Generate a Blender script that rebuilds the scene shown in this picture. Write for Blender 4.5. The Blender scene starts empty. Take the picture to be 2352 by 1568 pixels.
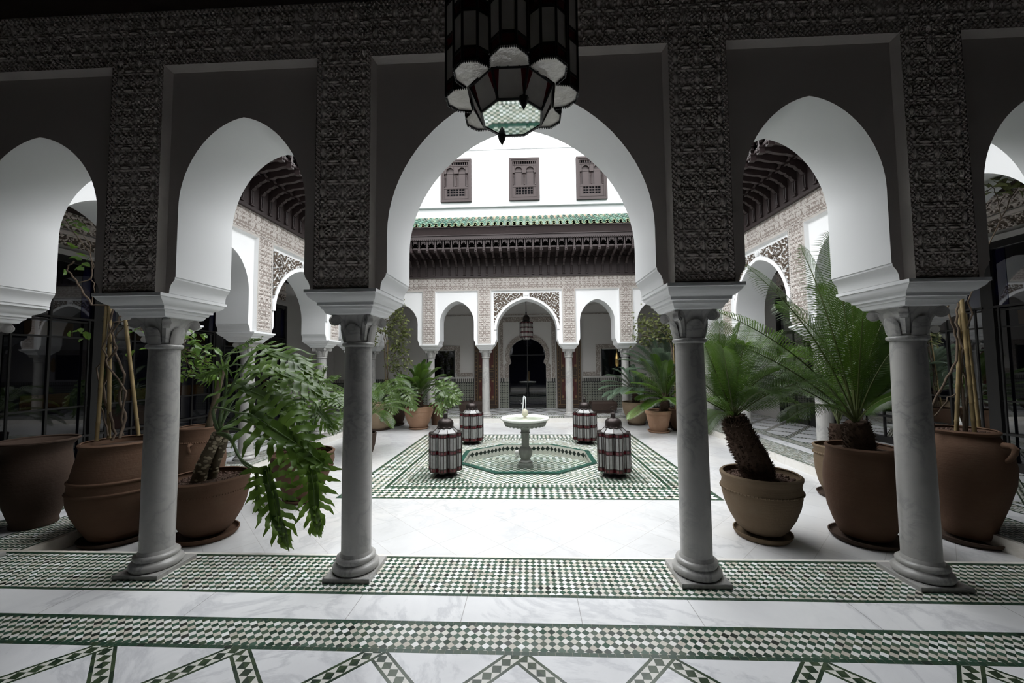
import bpy, bmesh, math, random
import numpy as np
from mathutils import Vector, Matrix
random.seed(7); rng = np.random.default_rng(7)
PI = math.pi
SC = bpy.context.scene
COL = SC.collection

# ------------------------------------------------------------------ camera
CAMX, CAMZ = .0635, 1.6
FPX, PIT, YAW, ROL = 899.0, .0541, .0434, -.0095
_r = Vector((math.cos(YAW), math.sin(YAW), 0)); _d0 = Vector((-math.sin(YAW), math.cos(YAW), 0)); _u0 = Vector((0, 0, 1))
_d = _d0*math.cos(PIT) + _u0*math.sin(PIT); _u = -_d0*math.sin(PIT) + _u0*math.cos(PIT)
cam_d = bpy.data.cameras.new('camera'); cam = bpy.data.objects.new('camera', cam_d); COL.objects.link(cam)
cam_d.sensor_fit = 'HORIZONTAL'; cam_d.sensor_width = 36; cam_d.lens = FPX/2352*36; cam_d.clip_start = .02; cam_d.clip_end = 200
_cr, _sr = math.cos(ROL), math.sin(ROL)
rx = _r*_cr + _u*_sr*1.0; ux = -_r*_sr + _u*_cr
# image x grows to the right, y down: roll measured the same way as in the survey
rx = _r*_cr + _u*_sr; ux = _u*_cr - _r*_sr
M = Matrix((( rx.x, ux.x, -_d.x, CAMX), (rx.y, ux.y, -_d.y, 0), (rx.z, ux.z, -_d.z, CAMZ), (0, 0, 0, 1)))
cam.matrix_world = M
SC.camera = cam

def at(px, py, Y):
    """surveyed point: where the line of sight of a photo pixel meets the plane at distance Y"""
    x = (px-1176)/FPX; y = (py-784)/FPX
    v = rx*x - ux*y + _d
    t = Y/v.y
    return Vector((CAMX, 0, CAMZ)) + v*t

# ------------------------------------------------------------------ mesh builder
class MB:
    def __init__(s): s.v = []; s.f = []; s.m = []; s.n = 0
    def add(s, V, F, m=0):
        V = np.asarray(V, float).reshape(-1, 3); o = s.n
        s.v.append(V); s.n += len(V)
        s.f.extend([tuple(i+o for i in f) for f in F])
        s.m.extend([m]*len(F) if isinstance(m, int) else list(m))
    def box(s, x0, x1, y0, y1, z0, z1, m=0):
        V = [(x, y, z) for x in (x0, x1) for y in (y0, y1) for z in (z0, z1)]
        s.add(V, [(0, 1, 3, 2), (4, 6, 7, 5), (0, 4, 5, 1), (2, 3, 7, 6), (0, 2, 6, 4), (1, 5, 7, 3)], m)
    def quad(s, a, b, c, d, m=0): s.add([a, b, c, d], [(0, 1, 2, 3)], m)
    def lathe(s, prof, n=32, c=(0, 0, 0), m=0, capb=False, capt=False, mod=None):
        V = []
        for r, z in prof:
            for i in range(n):
                a = 2*PI*i/n; rr = r*(mod(a, z) if mod else 1)
                V.append((c[0]+rr*math.cos(a), c[1]+rr*math.sin(a), c[2]+z))
        F = []
        for j in range(len(prof)-1):
            for i in range(n):
                k = (i+1) % n
                F.append((j*n+i, j*n+k, (j+1)*n+k, (j+1)*n+i))
        if capb: F.append(tuple(range(n-1, -1, -1)))
        if capt: F.append(tuple((len(prof)-1)*n+i for i in range(n)))
        s.add(V, F, m)
    def tube(s, P, R, n=8, m=0, cap=True):
        P = [Vector(p) for p in P]
        if not hasattr(R, '__len__'): R = [R]*len(P)
        V = []; prev = None
        for i, p in enumerate(P):
            t = (P[min(i+1, len(P)-1)] - P[max(i-1, 0)])
            if t.length < 1e-9: t = Vector((0, 0, 1))
            t.normalize()
            if prev is None:
                a = Vector((0, 0, 1)) if abs(t.z) < .9 else Vector((1, 0, 0))
                x = t.cross(a).normalized()
            else:
                x = prev - t*prev.dot(t)
                x = x.normalized() if x.length > 1e-6 else t.orthogonal().normalized()
            prev = x; y = t.cross(x)
            for k in range(n):
                a = 2*PI*k/n
                V.append(p + (x*math.cos(a) + y*math.sin(a))*R[i])
        F = [(j*n+i, j*n+(i+1) % n, (j+1)*n+(i+1) % n, (j+1)*n+i) for j in range(len(P)-1) for i in range(n)]
        if cap: F += [tuple(range(n-1, -1, -1)), tuple((len(P)-1)*n+i for i in range(n))]
        s.add([tuple(q) for q in V], F, m)
    def loft(s, rings, m=0, capb=True, capt=True, closed=True):
        n = len(rings[0]); V = [p for r in rings for p in r]; F = []
        kk = n if closed else n-1
        for j in range(len(rings)-1):
            for i in range(kk):
                k = (i+1) % n
                F.append((j*n+i, j*n+k, (j+1)*n+k, (j+1)*n+i))
        if capb: F.append(tuple(range(n-1, -1, -1)))
        if capt: F.append(tuple((len(rings)-1)*n+i for i in range(n)))
        s.add(V, F, m)
    def prism(s, poly, f0, f1, m=0):
        """poly: 2D points; f0/f1 map a 2D point to a 3D one on either side"""
        n = len(poly); V = [f0(p) for p in poly] + [f1(p) for p in poly]
        F = [tuple(range(n-1, -1, -1)), tuple(range(n, 2*n))] + [(i, (i+1) % n, n+(i+1) % n, n+i) for i in range(n)]
        s.add(V, F, m)
    def sphere(s, c, r, n=12, k=8, m=0, sc=(1, 1, 1)):
        pr = [(math.sin(PI*j/k), -math.cos(PI*j/k)) for j in range(k+1)]
        V = []; F = []
        for a, z in pr:
            for i in range(n):
                V.append((c[0]+r*sc[0]*a*math.cos(2*PI*i/n), c[1]+r*sc[1]*a*math.sin(2*PI*i/n), c[2]+r*sc[2]*z))
        for j in range(k):
            for i in range(n):
                F.append((j*n+i, j*n+(i+1) % n, (j+1)*n+(i+1) % n, (j+1)*n+i))
        s.add(V, F, m)
    def build(s, name, mats, parent=None, smooth=None, loc=None, xf=None):
        me = bpy.data.meshes.new(name)
        V = np.concatenate(s.v) if s.v else np.zeros((0, 3))
        if xf is not None: V = xf(V)
        me.from_pydata(V.tolist(), [], s.f)
        if not isinstance(mats, (list, tuple)): mats = [mats]
        for mm in mats: me.materials.append(mm)
        if len(mats) > 1: me.polygons.foreach_set('material_index', np.array(s.m, dtype=np.int32))
        me.validate(); me.update()
        if smooth is not None:
            me.polygons.foreach_set('use_smooth', np.ones(len(me.polygons), dtype=bool))
            if smooth < 170: me.set_sharp_from_angle(angle=math.radians(smooth))
        o = bpy.data.objects.new(name, me); COL.objects.link(o)
        if loc is not None: o.location = loc
        if parent is not None: o.parent = parent
        return o

def tag(o, label=None, cat=None, group=None, kind=None):
    if label: o['label'] = label
    if cat: o['category'] = cat
    if group: o['group'] = group
    if kind: o['kind'] = kind
    return o
def thing(name, label, cat, loc=(0, 0, 0), group=None, kind=None, rz=0):
    o = bpy.data.objects.new(name, None); COL.objects.link(o)
    o.location = loc; o.rotation_euler = (0, 0, rz); o.empty_display_size = .1
    return tag(o, label, cat, group, kind)
def struct(o, label=None):
    o['kind'] = 'structure'
    if label: o['label'] = label
    return o
def dup(root, loc, label=None, rz=None, group=None):
    r = root.copy(); COL.objects.link(r); r.location = loc
    if rz is not None: r.rotation_euler = (0, 0, rz)
    if label: r['label'] = label
    if group: r['group'] = group
    for ch in list(root.children):
        c = ch.copy(); COL.objects.link(c); c.parent = r
        for g in list(ch.children):
            d = g.copy(); COL.objects.link(d); d.parent = c
    return r

# ------------------------------------------------------------------ node helpers
class NT:
    def __init__(s, name):
        s.mat = bpy.data.materials.new(name); s.mat.use_nodes = True
        s.t = s.mat.node_tree; s.t.nodes.clear()
        s.out = s.t.nodes.new('ShaderNodeOutputMaterial')
    def n(s, typ, **kw):
        nd = s.t.nodes.new('ShaderNode'+typ)
        for k, v in kw.items(): setattr(nd, k, v)
        return nd
    def l(s, a, b): s.t.links.new(a, b)
    def val(s, sock, v):
        if hasattr(v, 'is_linked') or isinstance(v, bpy.types.NodeSocket): s.l(v, sock)
        else: sock.default_value = v
    def math(s, op, a, b=0, c=0, clamp=False):
        nd = s.n('Math', operation=op, use_clamp=clamp)
        s.val(nd.inputs[0], a); s.val(nd.inputs[1], b); s.val(nd.inputs[2], c)
        return nd.outputs[0]
    def mix(s, f, a, b):
        nd = s.n('Mix', data_type='RGBA')
        s.val(nd.inputs[0], f)
        s.val(nd.inputs[6], a if isinstance(a, bpy.types.NodeSocket) else (*a, 1)); s.val(nd.inputs[7], b if isinstance(b, bpy.types.NodeSocket) else (*b, 1))
        return nd.outputs[2]
    def coord(s, kind='Object'): return s.n('TexCoord').outputs[kind]
    def sep(s, v):
        nd = s.n('SeparateXYZ'); s.l(v, nd.inputs[0]); return nd.outputs
    def comb(s, x=0, y=0, z=0):
        nd = s.n('CombineXYZ'); s.val(nd.inputs[0], x); s.val(nd.inputs[1], y); s.val(nd.inputs[2], z); return nd.outputs[0]
    def noise(s, v, scale, detail=4, rough=.55, dist=0):
        nd = s.n('TexNoise'); s.l(v, nd.inputs['Vector']); nd.inputs['Scale'].default_value = scale; nd.inputs['Detail'].default_value = detail
        nd.inputs['Roughness'].default_value = rough; nd.inputs['Distortion'].default_value = dist
        return nd.outputs['Fac']
    def white(s, v):
        nd = s.n('TexWhiteNoise', noise_dimensions='3D'); s.l(v, nd.inputs['Vector']); return nd.outputs['Value']
    def ramp(s, f, stops, interp='LINEAR'):
        nd = s.n('ValToRGB'); nd.color_ramp.interpolation = interp; e = nd.color_ramp.elements
        while len(e) < len(stops): e.new(.5)
        for i, (p, c) in enumerate(stops):
            e[i].position = p; e[i].color = (*c, 1)
        s.val(nd.inputs[0], f); return nd.outputs[0]
    def bump(s, h, strength=.3, dist=.01):
        nd = s.n('Bump'); nd.inputs['Strength'].default_value = strength; nd.inputs['Distance'].default_value = dist
        s.l(h, nd.inputs['Height']); return nd.outputs[0]
    def prin(s, col, rough=.5, spec=.5, metal=0, normal=None, **kw):
        b = s.n('BsdfPrincipled')
        s.val(b.inputs['Base Color'], col if isinstance(col, bpy.types.NodeSocket) else (*col, 1))
        s.val(b.inputs['Roughness'], rough); s.val(b.inputs['Specular IOR Level'], spec); s.val(b.inputs['Metallic'], metal)
        if normal is not None: s.l(normal, b.inputs['Normal'])
        for k, v in kw.items(): s.val(b.inputs[k], v)
        return b.outputs[0]
    def done(s, sh): s.l(sh, s.out.inputs[0]); return s.mat

def simple(name, col, rough=.6, spec=.3, metal=0, var=.12, vs=6, bump=0, bs=40, **kw):
    t = NT(name); co = t.coord()
    nz = t.noise(co, vs, 5)
    c = t.mix(nz, tuple(max(0, x*(1-var)) for x in col), tuple(min(1, x*(1+var)) for x in col))
    nrm = t.bump(t.noise(co, bs, 4), bump, .01) if bump else None
    return t.done(t.prin(c, rough, spec, metal, nrm, **kw))

def marble(name, base=(.8, .8, .79), vein=(.42, .42, .44), scale=1.0, amount=.5, rough=.22, tiles=None, warm=None):
    t = NT(name); co = t.coord()
    d = t.n('VectorMath', operation='ADD')
    nv = t.n('TexNoise'); t.l(co, nv.inputs['Vector']); nv.inputs['Scale'].default_value = 1.4*scale; nv.inputs['Detail'].default_value = 3
    sc = t.n('VectorMath', operation='SCALE'); t.l(nv.outputs['Color'], sc.inputs[0]); sc.inputs['Scale'].default_value = .9/scale
    t.l(co, d.inputs[0]); t.l(sc.outputs[0], d.inputs[1])
    v1 = t.noise(d.outputs[0], 1.7*scale, 8, .6)
    a = t.math('ABSOLUTE', t.math('SUBTRACT', v1, .5)); a = t.math('SUBTRACT', 1, t.math('MULTIPLY', a, 14), clamp=True); a = t.math('POWER', a, 2)
    msk = t.noise(co, .9*scale, 2); a = t.math('MULTIPLY', a, t.math('MULTIPLY', t.math('SUBTRACT', msk, .38, clamp=True), 3*amount), clamp=True)
    cl = t.noise(d.outputs[0], 3.2*scale, 7, .62)
    c = t.mix(cl, tuple(x*(1-.22*amount) for x in base), tuple(min(1, x*1.06) for x in base))
    if warm: c = t.mix(t.math('MULTIPLY', t.math('SUBTRACT', t.noise(co, .55, 4), .5, clamp=True), 2.4, clamp=True), c, warm)
    c = t.mix(a, c, vein)
    sp = t.math('MULTIPLY', t.math('SUBTRACT', t.noise(co, 38*scale, 2), .68, clamp=True), 3*amount, clamp=True)
    c = t.mix(sp, c, vein)
    if tiles:
        x, y, z = t.sep(co); dg, px, py = tiles
        u = t.math('DIVIDE', t.math('SUBTRACT', t.math('ADD', x, y), px), dg); w = t.math('DIVIDE', t.math('SUBTRACT', t.math('SUBTRACT', x, y), py), dg)
        cell = t.comb(t.math('FLOOR', u), t.math('FLOOR', w), 3.3)
        rnd = t.white(cell); c = t.mix(t.math('MULTIPLY', rnd, .35), c, tuple(x*.8 for x in base))
        g = None
        for q in (u, w):
            e = t.math('ABSOLUTE', t.math('SUBTRACT', t.math('FRACT', q), .5)); e = t.math('GREATER_THAN', e, .5-.0055)
            g = e if g is None else t.math('MAXIMUM', g, e)
        c = t.mix(t.math('MULTIPLY', g, .55), c, (.35, .33, .31))
    return t.done(t.prin(c, rough, .5))

GREENS = [(0, (.008, .011, .009)), (.10, (.012, .034, .022)), (.45, (.024, .070, .043)), (.75, (.040, .095, .062)), (1, (.042, .066, .034))]
WHITES = [(0, (.5, .46, .4)), (.3, (.62, .6, .53)), (.7, (.72, .71, .68)), (1, (.85, .86, .86))]
def tile_cols(t, cell, greens=GREENS, whites=WHITES):
    r = t.white(cell)
    return t.ramp(r, greens), t.ramp(r, whites)

def zellige(name, diag=.05, rot=True, greens=GREENS, whites=WHITES, rough=.3, ox=0, oy=0, wfrac=None, spread=1):
    """checkerboard mosaic: diamonds of the given diagonal, or upright squares"""
    t = NT(name); co = t.coord(); x, y, z = t.sep(co)
    x = t.math('SUBTRACT', x, ox); y = t.math('SUBTRACT', y, oy)
    if rot: u = t.math('DIVIDE', t.math('ADD', x, y), diag); w = t.math('DIVIDE', t.math('SUBTRACT', x, y), diag)
    else: u = t.math('DIVIDE', x, diag); w = t.math('DIVIDE', y, diag)
    fu, fw = t.math('FLOOR', u), t.math('FLOOR', w)
    if wfrac is None: chk = t.math('GREATER_THAN', t.math('FLOORED_MODULO', t.math('ADD', fu, fw), 2), .5)
    else:
        a = t.math('LESS_THAN', t.math('ABSOLUTE', t.math('SUBTRACT', t.math('FRACT', u), .5)), wfrac/2)
        b = t.math('LESS_THAN', t.math('ABSOLUTE', t.math('SUBTRACT', t.math('FRACT', w), .5)), wfrac/2)
        chk = t.math('MULTIPLY', a, b)
    gr, wh = tile_cols(t, t.comb(fu, fw, 1.7), greens, whites)
    c = t.mix(chk, gr, wh)
    g = None
    for q in (u, w):
        e = t.math('GREATER_THAN', t.math('ABSOLUTE', t.math('SUBTRACT', t.math('FRACT', q), .5)), .47)
        g = e if g is None else t.math('MAXIMUM', g, e)
    c = t.mix(t.math('MULTIPLY', g, .5), c, (.2, .18, .15))
    nz = t.noise(co, 9, 4); c = t.mix(t.math('MULTIPLY', t.math('SUBTRACT', nz, .45, clamp=True), .6), c, (.16, .15, .12))
    rr = t.math('ADD', t.math('MULTIPLY', t.white(t.comb(fu, fw, 5.1)), .25), rough-.1)
    return t.done(t.prin(c, rr, .5))

def border_tiles(name, size=.047):
    t = NT(name); co = t.coord(); x, y, z = t.sep(co)
    u = t.math('FLOOR', t.math('DIVIDE', x, size)); w = t.math('FLOOR', t.math('DIVIDE', y, size))
    c = t.ramp(t.white(t.comb(u, w, 2.2)), [(0, (.012, .02, .016)), (.1, (.014, .042, .026)), (.6, (.022, .062, .038)), (1, (.034, .058, .028))])
    g = t.math('GREATER_THAN', t.math('ABSOLUTE', t.math('SUBTRACT', t.math('FRACT', t.math('DIVIDE', x, size)), .5)), .47)
    c = t.mix(t.math('MULTIPLY', g, .6), c, (.25, .22, .18))
    return t.done(t.prin(c, .28, .5))

def lattice(name, pitch=.79, ph=0, w=.05):
    """white marble crossed by diagonal mosaic strips edged in green"""
    t = NT(name); co = t.coord(); x, y, z = t.sep(co)
    nz = t.noise(co, 2.2, 8, .62, 1.2)
    base = t.mix(nz, (.64, .65, .68), (.9, .9, .92))
    va = t.math('SUBTRACT', 1, t.math('MULTIPLY', t.math('ABSOLUTE', t.math('SUBTRACT', t.noise(co, 1.3, 8, .65, .8), .5)), 26), clamp=True)
    c = t.mix(t.math('MULTIPLY', va, .35), base, (.35, .36, .4))
    s = .70710678
    for sg in (1, -1):
        q = t.math('ADD', x, t.math('MULTIPLY', y, sg)); oq = t.math('SUBTRACT', x, t.math('MULTIPLY', y, sg))
        k = t.math('DIVIDE', t.math('SUBTRACT', q, -.02+sg*ph), pitch)
        d = t.math('MULTIPLY', t.math('SUBTRACT', t.math('SUBTRACT', k, t.math('FLOOR', t.math('ADD', k, .5))), 0), pitch*s)
        ad = t.math('ABSOLUTE', d)
        instrip = t.math('LESS_THAN', ad, w); edge = t.math('GREATER_THAN', ad, w*.66)
        tt = t.math('DIVIDE', t.math('MULTIPLY', oq, s), w*1.32)
        dia = t.math('LESS_THAN', t.math('ADD', t.math('DIVIDE', ad, w*.66), t.math('MULTIPLY', t.math('ABSOLUTE', t.math('SUBTRACT', t.math('FRACT', tt), .5)), 2)), 1)
        gr = t.ramp(t.white(t.comb(t.math('FLOOR', tt), t.math('FLOOR', k), sg)), [(0, (.014, .03, .02)), (.4, (.03, .05, .026)), (1, (.05, .075, .04))])
        inn = t.mix(dia, (.66, .65, .61), gr)
        sc = t.mix(edge, inn, gr)
        c = t.mix(instrip, c, sc)
    return t.done(t.prin(c, .2, .5))

def slabs(name, joints, axis=0):
    t = NT(name); co = t.coord(); xyz = t.sep(co); x = xyz[axis]
    nz = t.noise(co, 2.4, 8, .62, 1.0)
    c = t.mix(nz, (.68, .69, .71), (.92, .92, .93))
    va = t.math('SUBTRACT', 1, t.math('MULTIPLY', t.math('ABSOLUTE', t.math('SUBTRACT', t.noise(co, 1.1, 8, .65, .9), .5)), 22), clamp=True)
    c = t.mix(t.math('MULTIPLY', va, .35), c, (.35, .36, .4))
    g = None
    for j in joints:
        e = t.math('LESS_THAN', t.math('ABSOLUTE', t.math('SUBTRACT', x, j)), .0025)
        g = e if g is None else t.math('MAXIMUM', g, e)
    c = t.mix(t.math('MULTIPLY', g, .6), c, (.2, .19, .18))
    return t.done(t.prin(c, .2, .5))

def terracotta(name, a, b, stain=(.5, .42, .33), amt=.4, seed=0):
    t = NT(name); co = t.coord()
    mp = t.n('Mapping'); t.l(co, mp.inputs[0]); mp.inputs['Location'].default_value = (seed*3.1, seed*1.7, seed)
    v = mp.outputs[0]
    c = t.mix(t.noise(v, 3.5, 6, .6), a, b)
    st = t.math('MULTIPLY', t.math('SUBTRACT', t.noise(v, 5, 6, .65), .5, clamp=True), 3*amt, clamp=True)
    c = t.mix(st, c, stain)
    mp2 = t.n('Mapping'); t.l(co, mp2.inputs[0]); mp2.inputs['Scale'].default_value = (1, 1, 26)
    rings = t.noise(mp2.outputs[0], 3, 3)
    c = t.mix(t.math('MULTIPLY', rings, .22), c, tuple(x*.6 for x in a))
    return t.done(t.prin(c, .85, .2, 0, t.bump(t.math('ADD', t.noise(v, 40, 4), t.math('MULTIPLY', rings, .8)), .35, .006)))

def leafmat(name, c1, c2, c3, rough=.32, trans=.28, spec=.5):
    t = NT(name); co = t.coord()
    c = t.ramp(t.noise(co, 5, 3), [(.3, c1), (.55, c2), (.8, c3)])
    p = t.prin(c, rough, spec)
    tr = t.n('BsdfTranslucent'); t.l(t.mix(.5, c, tuple(min(1, x*1.6) for x in c3)), tr.inputs[0])
    m = t.n('MixShader'); m.inputs[0].default_value = trans; t.l(p, m.inputs[1]); t.l(tr.outputs[0], m.inputs[2])
    return t.done(m.outputs[0])

def glassy(name, tint, refl=.06, rough=.02, op=0.0, opcol=(.02, .02, .02), boost=1.0, ior=1.45):
    """window pane / water: tinted see-through with a Fresnel mirror on top, over an optional body colour"""
    t = NT(name)
    tr = t.n('BsdfTransparent'); tr.inputs[0].default_value = (*tint, 1)
    df = t.n('BsdfDiffuse'); df.inputs[0].default_value = (*opcol, 1)
    m0 = t.n('MixShader'); m0.inputs[0].default_value = op; t.l(tr.outputs[0], m0.inputs[1]); t.l(df.outputs[0], m0.inputs[2])
    gl = t.n('BsdfGlossy'); gl.inputs['Roughness'].default_value = rough
    fr = t.n('Fresnel'); fr.inputs[0].default_value = ior
    m = t.n('MixShader'); t.l(t.math('ADD', t.math('MULTIPLY', fr.outputs[0], boost), refl, clamp=True), m.inputs[0]); t.l(m0.outputs[0], m.inputs[1]); t.l(gl.outputs[0], m.inputs[2])
    return t.done(m.outputs[0])

MT = {}
MT['plaster'] = simple('white_plaster', (.84, .84, .845), .8, .2, var=.03, vs=1.2, bump=.04, bs=60)
MT['plaster_up'] = simple('upper_white_plaster', (.66, .66, .665), .8, .2, var=.04, vs=.7)  # white plaster toned down to keep the upper wall from overexposing
MT['plaster_in'] = simple('gallery_plaster', (.64, .585, .545), .8, .2, var=.05, vs=1.5, bump=.05, bs=60)
MT['intrados'] = simple('arch_plaster', (.74, .745, .75), .75, .2, var=.03, vs=1.5, bump=.03, bs=50)
MT['wall_grey'] = simple('gallery_wall_plaster', (.55, .53, .51), .8, .2, var=.05, vs=2)
MT['stucco'] = simple('carved_stucco', (.55, .51, .48), .85, .15, var=.1, vs=3)
MT['stucco_gap'] = simple('carved_stucco_shade_ground', (.31, .265, .24), .9, .1, var=.15, vs=4)  # brown ground tone, with recess shade partly put into the colour
MT['stucco_in'] = simple('carved_stucco_gallery', (.76, .68, .63), .85, .15, var=.12, vs=4)
MT['arabesque_gap'] = simple('arabesque_shade_ground', (.17, .135, .11), .9, .1, var=.2)  # brown ground between the scrolls, its colour also carries shade of the recesses
MT['marble_col'] = marble('column_marble', (.405, .395, .38), (.13, .14, .145), 2.2, .8, .3)
MT['marble_court'] = marble('court_marble', (.655, .655, .66), (.38, .38, .40), .9, .7, .16, tiles=(.59, 5.93, -3.45), warm=(.66, .61, .54))
MT['marble_edge'] = marble('step_marble', (.74, .72, .68), (.5, .45, .38), 2.0, .5, .25, warm=(.66, .56, .42))
MT['marble_stone'] = marble('fountain_stone', (.22, .225, .205), (.12, .12, .11), 3, .5, .5)
MT['marble_rim'] = marble('fountain_rim_marble', (.74, .75, .71), (.5, .52, .46), 3, .4, .3)
MT['band'] = zellige('mosaic_small_diamonds', .0505)
MT['green_edge'] = border_tiles('green_border_tiles')
MT['carpet_a'] = zellige('mosaic_wide_diamonds', .0945, ox=.0, oy=5.07)
MT['carpet_b'] = zellige('mosaic_middle_diamonds', .066)
MT['carpet_dark'] = zellige('mosaic_dark_dotted', .066, rot=False, wfrac=.52)
MT['carpet_oct'] = zellige('mosaic_pale_diamonds', .05, rot=False, greens=[(0, (.02, .05, .03)), (.5, (.05, .11, .07)), (1, (.12, .16, .12))])
MT['basin_tile'] = zellige('mosaic_basin', .062, rot=False)
MT['lattice'] = lattice('marble_with_diagonal_strips', .79, 2.238)
MT['slab_x'] = slabs('marble_slabs', [-6.2, -5.2, -4.15, -3.15, -2.17, -1.11, -.38, .37, 1.105, 2.14, 3.1, 4.1, 5.1, 6.1], 0)
MT['slab_y'] = slabs('marble_slabs_side', [3.9, 4.9, 5.9, 6.9, 7.9, 8.9, 9.9, 10.9], 1)
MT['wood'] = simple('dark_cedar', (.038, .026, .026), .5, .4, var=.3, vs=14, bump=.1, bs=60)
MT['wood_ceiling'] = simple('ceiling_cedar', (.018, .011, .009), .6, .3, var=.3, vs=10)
MT['wood_window'] = simple('shutter_wood', (.032, .020, .019), .5, .35, var=.2, vs=14)
MT['dark'] = simple('dark_interior', (.006, .006, .008), .8, .1)
MT['iron'] = simple('black_iron', (.012, .011, .011), .4, .5, var=.3, vs=20)
MT['iron_lamp'] = simple('lantern_metal', (.03, .022, .02), .34, .5, .6, var=.35, vs=30, bump=.15, bs=90)
MT['pane_white'] = simple('frosted_glass', (.25, .25, .245), .18, .5, var=.22, vs=24)
def frosted(name, col):
    t = NT(name); co = t.coord(); c = t.mix(t.noise(co, 20, 4), tuple(x*.85 for x in col), tuple(min(1, x*1.1) for x in col))
    tr = t.n('BsdfTranslucent'); t.l(c, tr.inputs[0]); m = t.n('MixShader'); m.inputs[0].default_value = .5; t.l(t.prin(c, .25, .5), m.inputs[1]); t.l(tr.outputs[0], m.inputs[2]); return t.done(m.outputs[0])
MT['pane_dim'] = frosted('frosted_lantern_glass', (.62, .59, .56))
MT['pane_red'] = simple('red_glass', (.085, .006, .011), .15, .6, var=.45, vs=16)
MT['pane_rough'] = simple('crumpled_glass', (.46, .43, .39), .12, .7, var=.4, vs=9, bump=1.0, bs=16)
MT['mirror'] = NT('mirror_glass').mat
t = NT('mirror_glass_pane'); MT['mirror'] = t.done(t.prin((.55, .58, .57), .03, .5, 1.0))
MT['glass_dark'] = glassy('dark_glass', (.16, .17, .24), .04, .02, .5, (.004, .004, .008), .7)
MT['glass_blue'] = glassy('blue_glass', (.03, .03, .22), .02, .02, .4, (.006, .006, .05), .35)
MT['glass_amber'] = glassy('amber_glass', (.3, .12, .02), .05, .02, .5, (.022, .011, .003))
MT['water'] = glassy('water', (.93, .97, .95), .0, .0, 0.0, boost=.55, ior=1.33)
MT['jet'] = simple('water_jet', (.78, .8, .82), .1, .8, var=.1)
MT['tc_red'] = terracotta('terracotta_brown', (.078, .042, .026), (.125, .073, .047), (.115, .085, .06), .4, 1)
MT['tc_tan'] = terracotta('terracotta_tan', (.105, .072, .045), (.17, .125, .08), (.16, .13, .095), .5, 2)
MT['tc_dark'] = terracotta('terracotta_dark', (.042, .027, .02), (.07, .046, .034), (.065, .05, .038), .4, 3)
MT['tc_lit'] = terracotta('terracotta_pale', (.26, .145, .09), (.36, .225, .15), (.40, .30, .22), .5, 4)
MT['tc_sand'] = terracotta('terracotta_sand', (.20, .145, .095), (.29, .22, .15), (.30, .25, .19), .4, 5)
MT['soil'] = simple('soil', (.06, .04, .03), .95, .1, var=.5, vs=40, bump=.5, bs=60)
MT['sand'] = simple('sandy_soil', (.19, .15, .11), .95, .1, var=.5, vs=30, bump=.5, bs=60)
MT['pebble'] = simple('clay_pebbles', (.075, .045, .034), .8, .2, var=.5, vs=30)
MT['bark'] = simple('shaggy_bark', (.055, .035, .026), .9, .1, var=.6, vs=40)
MT['bark_pale'] = simple('scarred_bark', (.10, .08, .055), .85, .15, var=.5, vs=30, bump=.4, bs=30)
MT['scar'] = simple('leaf_scars', (.34, .29, .21), .85, .15, var=.3, vs=30)
MT['stem'] = simple('vine_wood', (.105, .078, .058), .85, .15, var=.4, vs=25)
MT['bamboo'] = simple('bamboo', (.22, .16, .075), .5, .4, var=.25, vs=14)
MT['bamboo_node'] = simple('bamboo_node', (.24, .15, .06), .6, .3, var=.2)
MT['cycad'] = leafmat('cycad_leaf', (.018, .040, .007), (.038, .082, .010), (.080, .145, .018), .34, .32)
MT['cycad_blue'] = leafmat('blue_green_cycad_leaf', (.045, .075, .048), (.075, .115, .075), (.12, .165, .11), .35, .25)
MT['cycad_pale'] = leafmat('pale_cycad_leaf', (.05, .085, .03), (.09, .15, .04), (.16, .23, .07), .35, .25)
MT['rachis'] = simple('frond_rib', (.09, .11, .035), .45, .4, var=.3)
MT['philo'] = leafmat('philodendron_leaf', (.022, .046, .009), (.048, .092, .014), (.10, .165, .026), .32, .35, .35)
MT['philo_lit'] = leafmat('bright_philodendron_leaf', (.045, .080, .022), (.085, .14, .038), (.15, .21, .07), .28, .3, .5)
MT['petiole'] = simple('leaf_stalk', (.075, .12, .045), .4, .4, var=.2)
MT['vine'] = leafmat('vine_leaf', (.04, .09, .018), (.08, .16, .025), (.16, .25, .04), .4, .35)
MT['vine_olive'] = leafmat('olive_vine_leaf', (.07, .09, .03), (.13, .15, .05), (.22, .23, .09), .4, .35)
def roof_glaze():
    t = NT('glazed_green_tile'); co = t.coord(); x, y, z = t.sep(co)
    c = t.ramp(t.white(t.comb(t.math('FLOOR', t.math('DIVIDE', t.math('ADD', x, 10), .1757)), t.math('FLOOR', t.math('DIVIDE', z, .09)), .7)),
               [(0, (.012, .05, .036)), (.4, (.025, .095, .065)), (.75, (.055, .145, .10)), (1, (.16, .24, .16))])
    c = t.mix(t.math('MULTIPLY', t.math('SUBTRACT', t.noise(co, 22, 4), .52, clamp=True), 3, clamp=True), c, (.17, .22, .165))
    return t.done(t.prin(c, .25, .5))
MT['roof'] = roof_glaze()
MT['mortar'] = simple('roof_mortar', (.30, .23, .175), .85, .2, var=.25, vs=20)
MT['roof_edge'] = simple('roof_tile_edge', (.24, .25, .14), .5, .3, var=.4, vs=20)
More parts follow.
